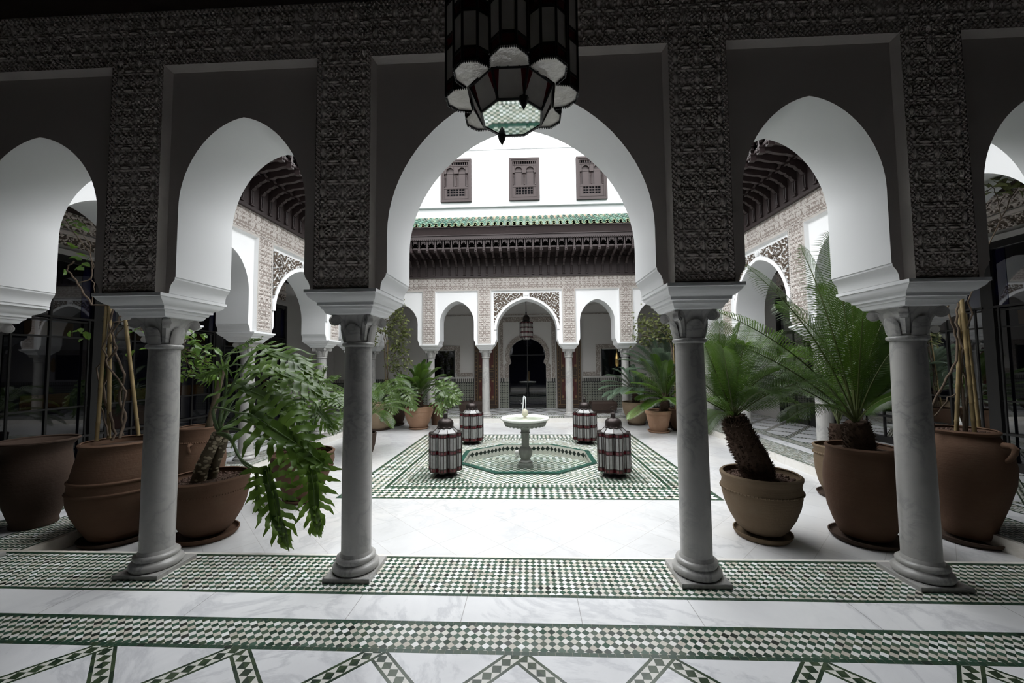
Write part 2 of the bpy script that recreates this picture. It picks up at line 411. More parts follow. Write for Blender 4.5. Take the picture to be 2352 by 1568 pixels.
def dado():
    t = NT('dado_mosaic'); co = t.coord(); x, y, z = t.sep(co)
    h = t.math('ADD', x, y); s = .085
    u = t.math('SUBTRACT', t.math('FRACT', t.math('DIVIDE', h, s)), .5); w = t.math('SUBTRACT', t.math('FRACT', t.math('DIVIDE', z, s)), .5)
    au, aw = t.math('ABSOLUTE', u), t.math('ABSOLUTE', w)
    dia = t.math('LESS_THAN', t.math('ADD', au, aw), .36); cross = t.math('LESS_THAN', t.math('MINIMUM', au, aw), .07)
    ring = t.math('LESS_THAN', t.math('ABSOLUTE', t.math('SUBTRACT', t.math('MAXIMUM', au, aw), .44)), .035)
    c = t.mix(dia, (.34, .34, .30), (.016, .02, .02)); c = t.mix(ring, c, (.05, .08, .05)); c = t.mix(t.math('MULTIPLY', cross, t.math('SUBTRACT', 1, dia)), c, (.12, .11, .07))
    band = t.math('GREATER_THAN', z, .93)
    mer = t.math('LESS_THAN', t.math('ABSOLUTE', t.math('SUBTRACT', t.math('FRACT', t.math('DIVIDE', h, .07)), .5)), .27)
    c = t.mix(band, c, t.mix(mer, (.46, .44, .4), (.02, .02, .022)))
    c = t.mix(t.math('LESS_THAN', t.math('ABSOLUTE', t.math('SUBTRACT', z, .92)), .012), c, (.02, .02, .02))
    return t.done(t.prin(c, .3, .5))
MT['dado'] = dado()
MT['paint_red'] = simple('painted_door_red', (.075, .018, .016), .45, .4, var=.2)
MT['paint_brown'] = simple('painted_door_brown', (.040, .024, .018), .5, .4, var=.3, vs=20)
MT['paint_gold'] = simple('painted_door_ochre', (.20, .13, .06), .5, .4, var=.3, vs=20)
MT['brass'] = simple('brass', (.45, .31, .12), .3, .5, 1.0, var=.2)
MT['white_fix'] = simple('white_fitting', (.55, .54, .52), .5, .3, var=.03)
# ================================================================== ARCHITECTURE
XL, XR, YN, YF = -4.40, 4.30, 3.36, 11.28        # court faces of the four arcades
ZC = -.12                                          # court paving
TH = .60                                           # arcade wall thickness

def arch_h(x, p=.12):
    """height share of a slightly pointed arch at x = -1..1"""
    x = np.clip(np.abs(x), 0, 1); return (1-p)*np.sqrt(1-x*x) + p*(1-x)
def arch_profile(hw, spring, rise, pw=1.0, n=18):
    """opening outline from the left foot to the right foot, with the moulded foot (half widths, heights)"""
    foot = [(hw+.055, 2.125), (hw+.055, 2.145), (hw+.047, 2.15), (hw+.044, 2.185), (hw+.034, 2.215), (hw+.015, 2.24), (hw+.006, 2.255), (hw+.006, 2.27), (hw, 2.272)]
    pts = [(-a, z) for a, z in foot]
    for i in range(n+1):
        a = PI/2*i/n
        pts.append((-hw*math.cos(a), spring + rise*float(arch_h(math.cos(a)))))
    right = [(-x, z) for x, z in reversed(pts[:-1])]
    return pts + right

def relief(U, W, P):
    """carved star-and-bulb relief, 0..1"""
    u = (U/P) % 1.0; w = (W/P) % 1.0
    cu = np.where(u > .5, u-1, u); cw = np.where(w > .5, w-1, w)                                  # from the nearest lattice point
    def dome(x, y, a, b, H): return H*np.sqrt(np.clip(1-(x/a)**2-(y/b)**2, 0, 1))
    h = np.zeros_like(u)
    for s in (1, -1):
        for ph, wd in ((.5, .035), (.22, .026), (.78, .026)):
            q = np.abs(((u + s*w - ph + .5) % 1.0) - .5); h = np.maximum(h, .5*(q < wd))
    h = np.maximum(h, .5*(np.abs(np.abs(cw)-.37) < .022)); h = np.maximum(h, .42*((np.abs(np.abs(cu)-.17) < .02) & (np.abs(cw) < .37)))
    pt = .135*(1-np.clip(cw/.34, 0, 1)**2); h = np.maximum(h, dome(cu, cw, np.maximum(pt, .02), .27, 1.0) - .12*(np.abs(np.abs(cu)-.045) < .012))
    h = np.maximum(h, dome(u-.5, w-.5, .27, .10, .9)); h = np.maximum(h, dome(cu, w-.5, .13, .10, .8))
    for x, y, t_ in ((.30, .13, 1), (.70, .13, -1), (.30, .87, -1), (.70, .87, 1)):
        for k, (dx, dy) in enumerate(((-.055, .05), (.06, -.05))):
            x_, y_ = u-(x+dx), w-(y+dy*t_); r = .7071*(x_+t_*y_); q = .7071*(-t_*x_+y_)
            h = np.maximum(h, dome(r, q, .10, .052, .75))
    return h
def rope(U, W):
    a = np.abs((((U+W)/.034) % 1) - .5)*2; b = np.abs((((U-W)/.034) % 1) - .5)*2
    return np.maximum(1-a*1.6, 1-b*1.6).clip(0, 1)*.8
def vine_relief(U, W):
    a = np.sin(U*33 + 2.2*np.sin(W*24) + 1.4*np.sin(U*13+W*18)); b = np.sin(W*31 + 2.4*np.sin(U*20+1.0) + 1.3*np.sin(W*11-U*15))
    r = np.minimum(np.abs(a), np.abs(b)); h = np.exp(-(r/.30)**2)
    c = np.sin(U*60+W*20)*np.sin(W*55-U*15)
    return np.maximum(h, .5*(c > .55))

def patch(mb, u0, u1, w0, w1, cell, fn, depth, v0=0.0, gap=None, keep=None, ph=(0, 0), mface=0):
    nu = max(2, int(round((u1-u0)/cell))+1); nw = max(2, int(round((w1-w0)/cell))+1)
    uu = np.linspace(u0, u1, nu); ww = np.linspace(w0, w1, nw)
    U, W = np.meshgrid(uu, ww)
    H = fn(U-ph[0], W-ph[1])
    V = np.stack([U, v0 + depth*H, W], -1).reshape(-1, 3)
    idx = np.arange(nu*nw).reshape(nw, nu)
    Q = np.stack([idx[:-1, :-1], idx[:-1, 1:], idx[1:, 1:], idx[1:, :-1]], -1).reshape(-1, 4)
    Hc = (H[:-1, :-1]+H[1:, 1:]+H[1:, :-1]+H[:-1, 1:])/4
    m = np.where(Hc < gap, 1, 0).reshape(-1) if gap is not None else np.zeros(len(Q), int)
    if keep is not None:
        k = keep(U, W); kc = (k[:-1, :-1] & k[1:, 1:]).reshape(-1); Q = Q[kc]; m = m[kc]
    mb.add(V, [tuple(q) for q in Q.tolist()], (m+mface).tolist())

def arcade(side, xf, u0, u1, cols, arches, zt, ztop, f0, f1, P, cell, mats, label, spandrel=None, inv=1, ztall=None, pil=.206, dep=.02, gap=.1):
    """cols: pier centres; arches: (centre, half, spring, rise, power); detail face at v=0, wall runs back to v=-TH"""
    m_field, m_intr, m_carve, m_gap, m_back = mats
    mb = MB(); REC, CH = .055, .026
    cs = sorted(cols)
    for (c, hw, sp, ri, pw) in arches:
        left = max([k for k in cs if k < c]) + pil; right = min([k for k in cs if k > c]) - pil
        pr = [(c+x, z) for x, z in arch_profile(hw, sp, ri, pw)]
        top = zt-CH; L, R = left+CH, right-CH
        for v, m in ((-REC, 0), (-TH, 2)):
            tt = top if v == -REC else (ztall or ztop)
            Lx, Rx = (L, R) if v == -REC else (left-pil, right+pil)
            for a, b in zip(pr[:-1], pr[1:]):
                if b[0]-a[0] > 1e-6: mb.quad((a[0], v, a[1]), (b[0], v, b[1]), (b[0], v, tt), (a[0], v, tt), m)
            mb.quad((Lx, v, pr[0][1]), (pr[0][0], v, pr[0][1]), (pr[0][0], v, tt), (Lx, v, tt), m)
            mb.quad((pr[-1][0], v, pr[-1][1]), (Rx, v, pr[-1][1]), (Rx, v, tt), (pr[-1][0], v, tt), m)
        n = len(pr)                                                      # soffit
        V = [(x, -REC, z) for x, z in pr] + [(x, -TH, z) for x, z in pr]
        mb.add(V, [(i, i+1, n+i+1, n+i) for i in range(n-1)], 1)
        zb = 2.125                                                       # bevelled frame round the sunk field
        mb.quad((left, 0, zb), (L, -REC, zb), (L, -REC, top), (left, 0, zt), 0)
        mb.quad((right, 0, zb), (R, -REC, zb), (R, -REC, top), (right, 0, zt), 0)
        mb.quad((left, 0, zt), (L, -REC, top), (R, -REC, top), (right, 0, zt), 0)
    for c in cs:                                                        # pier undersides and corbel mouldings
        near = [(a[0]-a[1]-.055, a[0]+a[1]+.055) for a in arches]
        lo = max([e for s, e in near if e < c+.01] or [c-.262]); hi = min([s for s, e in near if s > c-.01] or [c+.262])
        hu = min(c-lo, hi-c); cy = -TH/2
        rings = []
        for z, a, b in ((2.145, 0, .318), (2.122, 0, .318), (2.118, .008, .308), (2.10, .012, .296), (2.075, .03, .262), (2.062, .05, .235), (2.055, .052, .232), (2.04, .052, .232), (2.036, .066, .215), (2.018, .07, .205), (2.012, .08, .195), (1.985, .092, .178), (1.98, .10, .165)):
            h = hu+.012-a
            rings.append([(c-h, cy-b, z), (c+h, cy-b, z), (c+h, cy+b, z), (c-h, cy+b, z)])
        mb.loft(rings, 3, True, True)
        mb.box(c-pil, c+pil, -.012-.02, -.0121, 2.125, 2.16, 0)
    zz = ztall or ztop
    e0, e1 = cs[0]-pil, cs[-1]+pil
    mb.box(u0, u1, -TH, -.014, ztop+.0, zz, 2) if zz > ztop else None
    mb.quad((u0, -TH, zt), (u1, -TH, zt), (u1, -TH, zz), (u0, -TH, zz), 2)
    for a, b in ((u0, cs[0]+pil), (cs[-1]-pil, u1)):                    # end piers
        mb.box(a, b, -TH, -.03, 2.13, zt, 2)
    wall = struct(mb.build('wall_'+side, [m_field, m_intr, m_back, m_intr], xf=xf, smooth=28), label)
    # carved frieze and pilasters
    cb = MB()
    fn = lambda U, W: relief(U, W, P)
    if f0 is not None:
        patch(cb, f0, f1, zt+.045, ztop-.04, cell, fn, dep, -.014, gap, ph=(0, zt+.045))
        patch(cb, f0, f1, ztop-.04, ztop, cell*.7, rope, dep*.8, -.012, None)
        for (c, *_a) in arches:
            l = max([k for k in cs if k < c])+pil; r = min([k for k in cs if k > c])-pil
            l2, r2 = max(l-.036, f0), min(r+.036, f1)
            if r2 > l2: patch(cb, l2, r2, zt, zt+.045, cell*.7, rope, dep*.8, -.012, None)
    for c in cs:
        a, b = c-pil, c+pil
        if f0 is not None and (b < f0 or a > f1): continue
        if f0 is not None: a, b = max(a, f0), min(b, f1)
        q = .036
        patch(cb, a+q, b-q, 2.16+q, zt+.045, cell, fn, dep, -.014, gap, ph=(c-P, zt+.045))
        patch(cb, a, a+q, 2.16, zt, cell*.7, rope, dep*.8, -.012, None); patch(cb, b-q, b, 2.16, zt, cell*.7, rope, dep*.8, -.012, None)
        patch(cb, a+q, b-q, 2.16, 2.16+q, cell*.7, rope, dep*.8, -.012, None)
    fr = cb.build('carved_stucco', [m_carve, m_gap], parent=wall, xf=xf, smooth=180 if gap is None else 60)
    fr['label'] = 'beige carved stucco relief on ' + side.replace('_', ' ') + ' arcade'
    if spandrel:
        c, hw, sp, ri, pw = spandrel
        l = max([k for k in cs if k < c])+pil+CH; r = min([k for k in cs if k > c])-pil-CH
        sb = MB(); i = .055
        def keep(U, W):
            x = np.abs(U-c); e = .07
            z = sp + (ri+e)*arch_h(x/(hw+e))
            rose = (x < .085) & (W > zt-.2)
            return (W > np.where(x < hw+e, z, 0)) & ~rose & ((W > sp-.1) | (x > hw+e))
        patch(sb, l+i, r-i, sp-.12, zt-CH-i, .0105, vine_relief, .03, -REC+.003, .55, keep=keep)
        sp_o = sb.build('arch_spandrel', [MT['plaster'], MT['arabesque_gap']], parent=wall, xf=xf)
        sp_o['label'] = 'white scrollwork on brown ground over the middle arch'
        fb = MB(); zl = sp-.12                                            # raised edging and rosette
        zrc = zt-CH-i-.048
        n = 28
        for rr, hh in ((.056, .034), (.042, .042), (.022, .05)):
            V = [(c+rr*math.cos(2*PI*k/n)*(1+.06*math.cos(8*2*PI*k/n)), -REC+hh, zrc+rr*math.sin(2*PI*k/n)*(1+.06*math.cos(8*2*PI*k/n))) for k in range(n)]
            V2 = [(x, -REC, z) for x, y, z in V]
            fb.loft([V2, V], 0, False, True)
        pr = []
        for rr in (hw+.0, hw+.07):
            e = rr-hw
            pr.append([(c-rr*math.cos(PI*k/48), sp+(ri+e)*float(arch_h(math.cos(PI*k/48)))) for k in range(49)])
        for k in range(48):
            a0, a1, b0, b1 = pr[0][k], pr[0][k+1], pr[1][k], pr[1][k+1]
            fb.quad((a0[0], -REC+.03, a0[1]), (a1[0], -REC+.03, a1[1]), (b1[0], -REC+.03, b1[1]), (b0[0], -REC+.03, b0[1]))
            fb.quad((b0[0], -REC+.03, b0[1]), (b1[0], -REC+.03, b1[1]), (b1[0], -REC, b1[1]), (b0[0], -REC, b0[1]))
            fb.quad((a0[0], -REC+.03, a0[1]), (a1[0], -REC+.03, a1[1]), (a1[0], -REC-.01, a1[1]), (a0[0], -REC-.01, a0[1]))
        ro = fb.build('arch_moulding', MT['plaster'], parent=wall, xf=xf, smooth=40)
    return wall

def xf_axes(fu, fv, off):
    def f(V):
        o = np.empty_like(V); off_ = np.asarray(off, float)
        o[:] = off_ + V[:, :1]*np.asarray(fu, float) + V[:, 1:2]*np.asarray(fv, float) + V[:, 2:3]*np.array([0, 0, 1.])
        return o
    return f

# front arcade: its gallery face is turned to the camera
front_cols = [-4.6, -2.91, -1.297, 1.297, 2.91, 4.6]
FA = [(-3.75, .50, 2.78, .62, 1.0), (-2.103, .497, 2.80, .70, 1.0), (0, .98, 2.56, 1.10, 1.08), (2.103, .497, 2.80, .70, 1.0), (3.755, .50, 2.80, .68, 1.0)]
arcade('front', xf_axes((1, 0, 0), (0, -1, 0), (0, 2.76, 0)), -4.95, 4.95, front_cols, FA, 3.90, 4.34, -4.9, 4.9, .152, .0052,
       (MT['plaster_in'], MT['intrados'], MT['stucco_in'], MT['stucco_in'], MT['plaster']), 'thick plaster arcade wall nearest the camera, five pointed arches', ztall=6.4, dep=.018, gap=None)
back_cols = [-4.65, -2.86, -1.225, 1.225, 2.86, 4.6]
BA = [(-3.75, .55, 2.75, .62, 1.0), (-2.04, .50, 2.78, .64, 1.0), (0, .88, 2.56, .90, 1.05), (2.04, .50, 2.78, .64, 1.0), (3.73, .55, 2.75, .62, 1.0)]
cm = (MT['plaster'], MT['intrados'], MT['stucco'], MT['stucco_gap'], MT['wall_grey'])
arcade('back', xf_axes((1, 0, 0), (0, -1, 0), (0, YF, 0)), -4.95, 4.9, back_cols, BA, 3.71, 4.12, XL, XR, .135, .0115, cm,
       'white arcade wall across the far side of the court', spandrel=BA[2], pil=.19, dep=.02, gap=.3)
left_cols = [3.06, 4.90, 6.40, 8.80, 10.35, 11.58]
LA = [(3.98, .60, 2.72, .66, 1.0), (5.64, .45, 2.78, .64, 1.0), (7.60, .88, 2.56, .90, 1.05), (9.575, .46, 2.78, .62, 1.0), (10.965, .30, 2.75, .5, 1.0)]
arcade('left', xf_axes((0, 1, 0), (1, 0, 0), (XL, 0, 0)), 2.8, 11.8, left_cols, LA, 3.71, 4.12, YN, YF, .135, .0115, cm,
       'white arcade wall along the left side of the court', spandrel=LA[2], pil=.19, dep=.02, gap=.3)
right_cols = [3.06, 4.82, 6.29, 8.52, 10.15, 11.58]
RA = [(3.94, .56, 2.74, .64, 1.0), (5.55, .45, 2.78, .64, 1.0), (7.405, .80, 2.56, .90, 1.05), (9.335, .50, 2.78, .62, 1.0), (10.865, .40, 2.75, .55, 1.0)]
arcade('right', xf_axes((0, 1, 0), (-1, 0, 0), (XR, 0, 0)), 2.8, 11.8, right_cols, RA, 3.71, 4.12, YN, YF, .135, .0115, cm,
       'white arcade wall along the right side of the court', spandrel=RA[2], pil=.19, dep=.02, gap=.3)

# ------------------------------------------------------------------ columns
def volute(mb, a):
    ca, sa = math.cos(a), math.sin(a)
    pts = []; R = []
    for r, z, w in ((.085, 1.79, .03), (.092, 1.85, .032), (.104, 1.90, .034), (.125, 1.938, .034), (.152, 1.962, .031), (.178, 1.968, .026), (.196, 1.958, .022)):
        pts.append((r*ca, r*sa, z)); R.append(w)
    mb.tube(pts, R, 8)
    c = Vector((.182*ca, .182*sa, 1.938)); tx = Vector((-sa, ca, 0)); rx_ = Vector((ca, sa, 0)); uz = Vector((0, 0, 1))
    n = 18
    for rad, hw in ((.040, .021), (.029, .026), (.020, .023), (.011, .031)):
        r0 = [tuple(c - tx*hw + (rx_*math.cos(2*PI*k/n) + uz*math.sin(2*PI*k/n))*rad) for k in range(n)]
        r1 = [tuple(c + tx*hw + (rx_*math.cos(2*PI*k/n) + uz*math.sin(2*PI*k/n))*rad) for k in range(n)]
        mb.loft([r0, r1], 0)
def make_column(name, label, loc):
    t = thing(name, label, 'column', loc, 'marble columns of the arcades', 'thing')
    p = MB(); b = .176
    p.loft([[(-h, -h, z), (h, -h, z), (h, h, z), (-h, h, z)] for h, z in ((b, 0), (b, .027), (b-.003, .032))]); p.build('plinth', MT['marble_col'], t)
    q = MB(); prof = [(.13, .03), (.160, .034), (.169, .045), (.172, .058), (.168, .072), (.158, .084), (.150, .088), (.146, .094), (.139, .099), (.139, .104), (.145, .110), (.147, .120), (.143, .131), (.133, .138), (.122, .141), (.119, .150), (.111, .165)]
    q.lathe(prof, 40, capb=True); q.build('base', MT['marble_col'], t, smooth=40)
    s = MB(); s.lathe([(.1105, .15), (.1105, .7), (.108, 1.1), (.1035, 1.5), (.100, 1.735)], 40); s.build('shaft', MT['marble_col'], t, smooth=60)
    n = MB(); n.lathe([(.100, 1.735), (.113, 1.738), (.120, 1.746), (.122, 1.756), (.119, 1.766), (.110, 1.772), (.100, 1.774)], 36); n.build('necking', MT['marble_col'], t, smooth=50)
    c = MB(); rings = []
    for z, r, sq in ((1.77, .098, 0), (1.82, .100, .1), (1.88, .108, .3), (1.94, .125, .55), (1.965, .135, .8), (1.982, .142, 1)):
        ring = []
        for k in range(32):
            a = 2*PI*k/32; k2 = 1/max(abs(math.cos(a)), abs(math.sin(a))); rr = r*((1-sq) + sq*k2)
            ring.append((rr*math.cos(a), rr*math.sin(a), z))
        rings.append(ring)
    c.loft(rings)
    for k in range(4):
        a = k*PI/2; ca, sa = math.cos(a), math.sin(a); ring = []
        rr = [(.056, 1.772, .090), (.058, 1.80, .098), (.060, 1.84, .106), (.058, 1.872, .112), (.045, 1.895, .118), (.022, 1.908, .122)]
        for w, z, r in rr:
            row = []
            for j in range(9):
                x = -1 + j/4; d = r + .022*math.sqrt(max(0, 1-x*x)); row.append((d*ca - w*x*sa, d*sa + w*x*ca, z))
            ring.append(row)
        c.loft(ring, closed=False, capb=False, capt=False)
        last = ring[-1]; c.add(last+[(.10*ca, .10*sa, 1.905)], [(j, j+1, 9) for j in range(8)])
    cap = c.build('capital', MT['marble_col'], t, smooth=42)
    for k in range(4):
        v = MB(); volute(v, PI/4 + k*PI/2); v.build('volute', MT['marble_col'], cap, smooth=42)
    return t
YC = 3.07
col0 = make_column('marble_column', 'grey marble column standing between the two-banded pot and the wide clay bowl', (-2.91, YC, 0))
def put(x, y, lab): return dup(col0, (x, y, 0), lab)
put(-1.297, YC, 'grey marble column beside the drooping split-leaf philodendron')
put(1.297, YC, 'grey marble column beside the beaded bowl with the leaning cycad')
put(2.91, YC, 'grey marble column between the tall round pot and the handled jar')
put(-4.6, YC, 'marble corner column whose scroll shows at the left picture edge')
put(4.6, YC, 'marble corner column behind the bamboo-staked handled jar')
yb = YF+.30
put(-1.225, yb, 'white marble column left of the far doorway with its hanging lantern')
put(1.225, yb, 'white marble column right of the far doorway with its hanging lantern')
put(-2.86, yb, 'far marble column behind the pale pot of cycad and split leaves')
put(2.86, yb, 'far marble column behind the blue-green cycad pots')
put(-4.66, yb, 'far corner marble column behind the slender bamboo vine')
put(4.6, yb, 'far right corner marble column hidden among the cycads')
for y, l in ((6.44, 'marble column of the left arcade rising behind the philodendron trunk'), (8.80, 'marble column of the left arcade, second along, above the bushy plant'), (10.35, 'marble column of the left arcade nearest its far end'), (4.90, 'marble column of the left arcade nearest the camera')):
    put(XL-.30, y, l)
for y, l in ((6.29, 'marble column of the right arcade rising behind the olive clay pot'), (8.52, 'marble column of the right arcade beyond the leaning cycad trunk'), (10.15, 'marble column of the right arcade nearest its far end'), (4.82, 'marble column of the right arcade nearest the camera')):
    put(XR+.30, y, l)

# ------------------------------------------------------------------ floors
FX0, FX1 = XL+.04, XR-.04; FY0, FY1 = 3.335, 11.34
def strip(mb, x0, x1, y0, y1, z, m): mb.quad((x0, y0, z), (x1, y0, z), (x1, y1, z), (x0, y1, z), m)
fl = MB(); gx0, gx1 = -7.0, 6.9
for y0, y1, m in ((3.305, FY0, 4), (3.275, 3.305, 1), (2.795, 3.275, 0), (2.765, 2.795, 1), (2.500, 2.765, 2), (2.472, 2.500, 1), (2.262, 2.472, 0), (2.232, 2.262, 1), (-3.0, 2.232, 3)):
    strip(fl, gx0, gx1, y0, y1, 0, m)
fl.quad((FX0, FY0, 0), (FX1, FY0, 0), (FX1, FY0, ZC), (FX0, FY0, ZC), 4)
FM = [MT['band'], MT['green_edge'], MT['slab_x'], MT['lattice'], MT['marble_edge']]
struct(fl.build('floor_front', FM), 'front gallery floor with green and white mosaic bands between marble slabs')
fb_ = MB()
for y0, y1, m in ((FY1, FY1+.05, 4), (FY1+.05, FY1+.08, 1), (FY1+.08, FY1+.50, 0), (FY1+.5, FY1+.53, 1), (FY1+.53, FY1+.75, 2), (FY1+.75, FY1+.98, 0), (FY1+.98, 13.9, 3)):
    strip(fb_, gx0, gx1, y0, y1, 0, m)
fb_.quad((FX0, FY1, 0), (FX1, FY1, 0), (FX1, FY1, ZC), (FX0, FY1, ZC), 4)
strip(fb_, -1.0, 1.0, 13.9, 16.5, 0, 3)
struct(fb_.build('floor_back', FM), 'far gallery floor one step above the court')
for nm, s, e, x0 in (('left', -1, gx0, FX0), ('right', 1, gx1, FX1)):
    m_ = MB()
    for a, b, m in ((0, .05, 4), (.05, .08, 1), (.08, .55, 0), (.55, .58, 1), (.58, .84, 2), (.84, .87, 1), (.87, 1.07, 0), (1.07, 1.10, 1), (1.10, abs(e-x0), 3)):
        xa, xb = x0+s*a, x0+s*b
        strip(m_, min(xa, xb), max(xa, xb), FY0, FY1, 0, m)
    m_.quad((x0, FY0, 0), (x0, FY1, 0), (x0, FY1, ZC), (x0, FY0, ZC), 4)
    struct(m_.build('floor_'+nm, [MT['band'], MT['green_edge'], MT['slab_y'], MT['lattice'], MT['marble_edge']]), nm+' gallery floor with a marble step down to the court')
# court paving around the mosaic carpet
CX0, CX1, CY0, CY1 = -2.453, 2.453, 5.035, 9.50
cf = MB()
for a in ((FX0, FX1, FY0, CY0), (FX0, FX1, CY1, FY1), (FX0, CX0, CY0, CY1), (CX1, FX1, CY0, CY1)): strip(cf, *a, ZC, 0)
struct(cf.build('floor_court', [MT['marble_court']]), 'white marble court paving laid on the diagonal')
# mosaic carpet
OC = (0.0, 7.22); OR_ = 1.19; ORY = 1.09
def octo(r, ry=None, z=ZC):
    ry = ry or r; k = .4142
    return [(OC[0]+x*r, OC[1]+y*ry, z) for x, y in ((-k, -1), (k, -1), (1, -k), (1, k), (k, 1), (-k, 1), (-1, k), (-1, -k))]
cp = MB(); cy = (CY0+CY1)/2
def rect(i, z=ZC): return [(CX0+i, CY0+i*.93, z), (CX1-i, CY0+i*.93, z), (CX1-i, CY1-i*.93, z), (CX0+i, CY1-i*.93, z)]
prev = rect(0)
for i, m in ((.035, 1), (.475, 0), (.53, 1), (.70, 2)):
    cur = rect(i)
    for k in range(4): cp.quad(prev[k], prev[(k+1) % 4], cur[(k+1) % 4], cur[k], m)
    prev = cur
ob = octo(1.66, 1.50)
# dark dotted corners
x0, y0 = prev[0][0], prev[0][1]; x1, y1 = prev[2][0], prev[2][1]
ob = [(max(x0, min(x1, x)), max(y0, min(y1, y)), z) for x, y, z in [(-.72, y0, ZC), (.72, y0, ZC), (x1, OC[1]-.62, ZC), (x1, OC[1]+.62, ZC), (.72, y1, ZC), (-.72, y1, ZC), (x0, OC[1]+.62, ZC), (x0, OC[1]-.62, ZC)]]
for cxy, a, b in (((x0, y0), 7, 0), ((x1, y0), 1, 2), ((x1, y1), 3, 4), ((x0, y1), 5, 6)): cp.add([(cxy[0], cxy[1], ZC), ob[a], ob[b]], [(0, 1, 2)], 3)
oi = octo(OR_, ORY)
for k in range(8): cp.quad(ob[k], ob[(k+1) % 8], oi[(k+1) % 8], oi[k], 4)
carpet = struct(cp.build('floor_mosaic', [MT['carpet_a'], MT['green_edge'], MT['carpet_b'], MT['carpet_dark'], MT['carpet_oct']]), 'square green and white mosaic carpet around the fountain basin')
# octagonal basin
basin = thing('fountain_basin', 'sunken octagonal basin with a green tiled rim below the marble fountain', 'basin', (0, 0, 0), kind='thing')
o1, o2, o3 = octo(OR_, ORY, ZC+.001), octo(OR_, ORY, ZC+.022), octo(OR_-.085, ORY-.085, ZC+.022)
rb = MB()
for k in range(8):
    j = (k+1) % 8
    rb.quad(o1[k], o1[j], o2[j], o2[k]); rb.quad(o2[k], o2[j], o3[j], o3[k])
t = NT('green_rim_tile'); co = t.coord(); MT['rim'] = t.done(t.prin(t.ramp(t.noise(co, 5, 4), [(.3, (.010, .042, .03)), (.6, (.018, .08, .056)), (.85, (.035, .11, .082))]), .2, .5))
rb.build('rim', MT['rim'], basin)
o4 = octo(OR_-.085, ORY-.085, ZC-.17); wb = MB()
t = NT('basin_wall_mosaic'); co = t.coord(); x, y, z = t.sep(co); ang = t.math('MULTIPLY', t.math('ARCTAN2', t.math('SUBTRACT', y, OC[1]), x), 11.5)
u = t.math('ABSOLUTE', t.math('SUBTRACT', t.math('FRACT', ang), .5)); w = t.math('DIVIDE', t.math('ABSOLUTE', t.math('SUBTRACT', z, ZC-.06)), .10)
MT['basin_wall'] = t.done(t.prin(t.mix(t.math('LESS_THAN', t.math('ADD', u, w), .5), (.55, .53, .48), (.012, .02, .015)), .25, .5))
for k in range(8): wb.quad(o3[k], o3[(k+1) % 8], o4[(k+1) % 8], o4[k])
wb.build('basin_wall', MT['basin_wall'], basin)
bb = MB(); bb.add(o4, [tuple(range(8))]); bb.build('basin_floor', MT['basin_tile'], basin)
wt = MB(); wt.add(octo(OR_-.0852, ORY-.0852, ZC-.085), [tuple(range(8))])
tag(wt.build('basin_water', MT['water']), 'still clear water lying in the octagonal mosaic basin', 'water')
# ================================================================== UPPER WALLS, ROOFS, EAVES
ub = MB()
UY = 11.50; zt_, zl_ = 8.04, 6.30
ub.box(-6.2, 6.2, UY, UY+.35, zl_, zt_, 0); ub.box(-6.2, 6.2, UY+.10, UY+.35, 4.2, zl_, 0)
ub.box(-6.2, 6.2, UY-.03, UY+.37, zt_-.0, zt_+.05, 0)
struct(ub.build('wall_back_upper', [MT['plaster_up']]), 'bright white upper wall with three carved wooden shutters')
for nm, bx in (('left_upper', (-4.95, -4.65, 2.8, 11.9)), ('right_upper', (4.55, 4.85, 2.8, 11.9))):
    w = MB(); w.box(*bx, 4.10, 6.6, 0); struct(w.build('wall_'+nm, [MT['plaster']]))

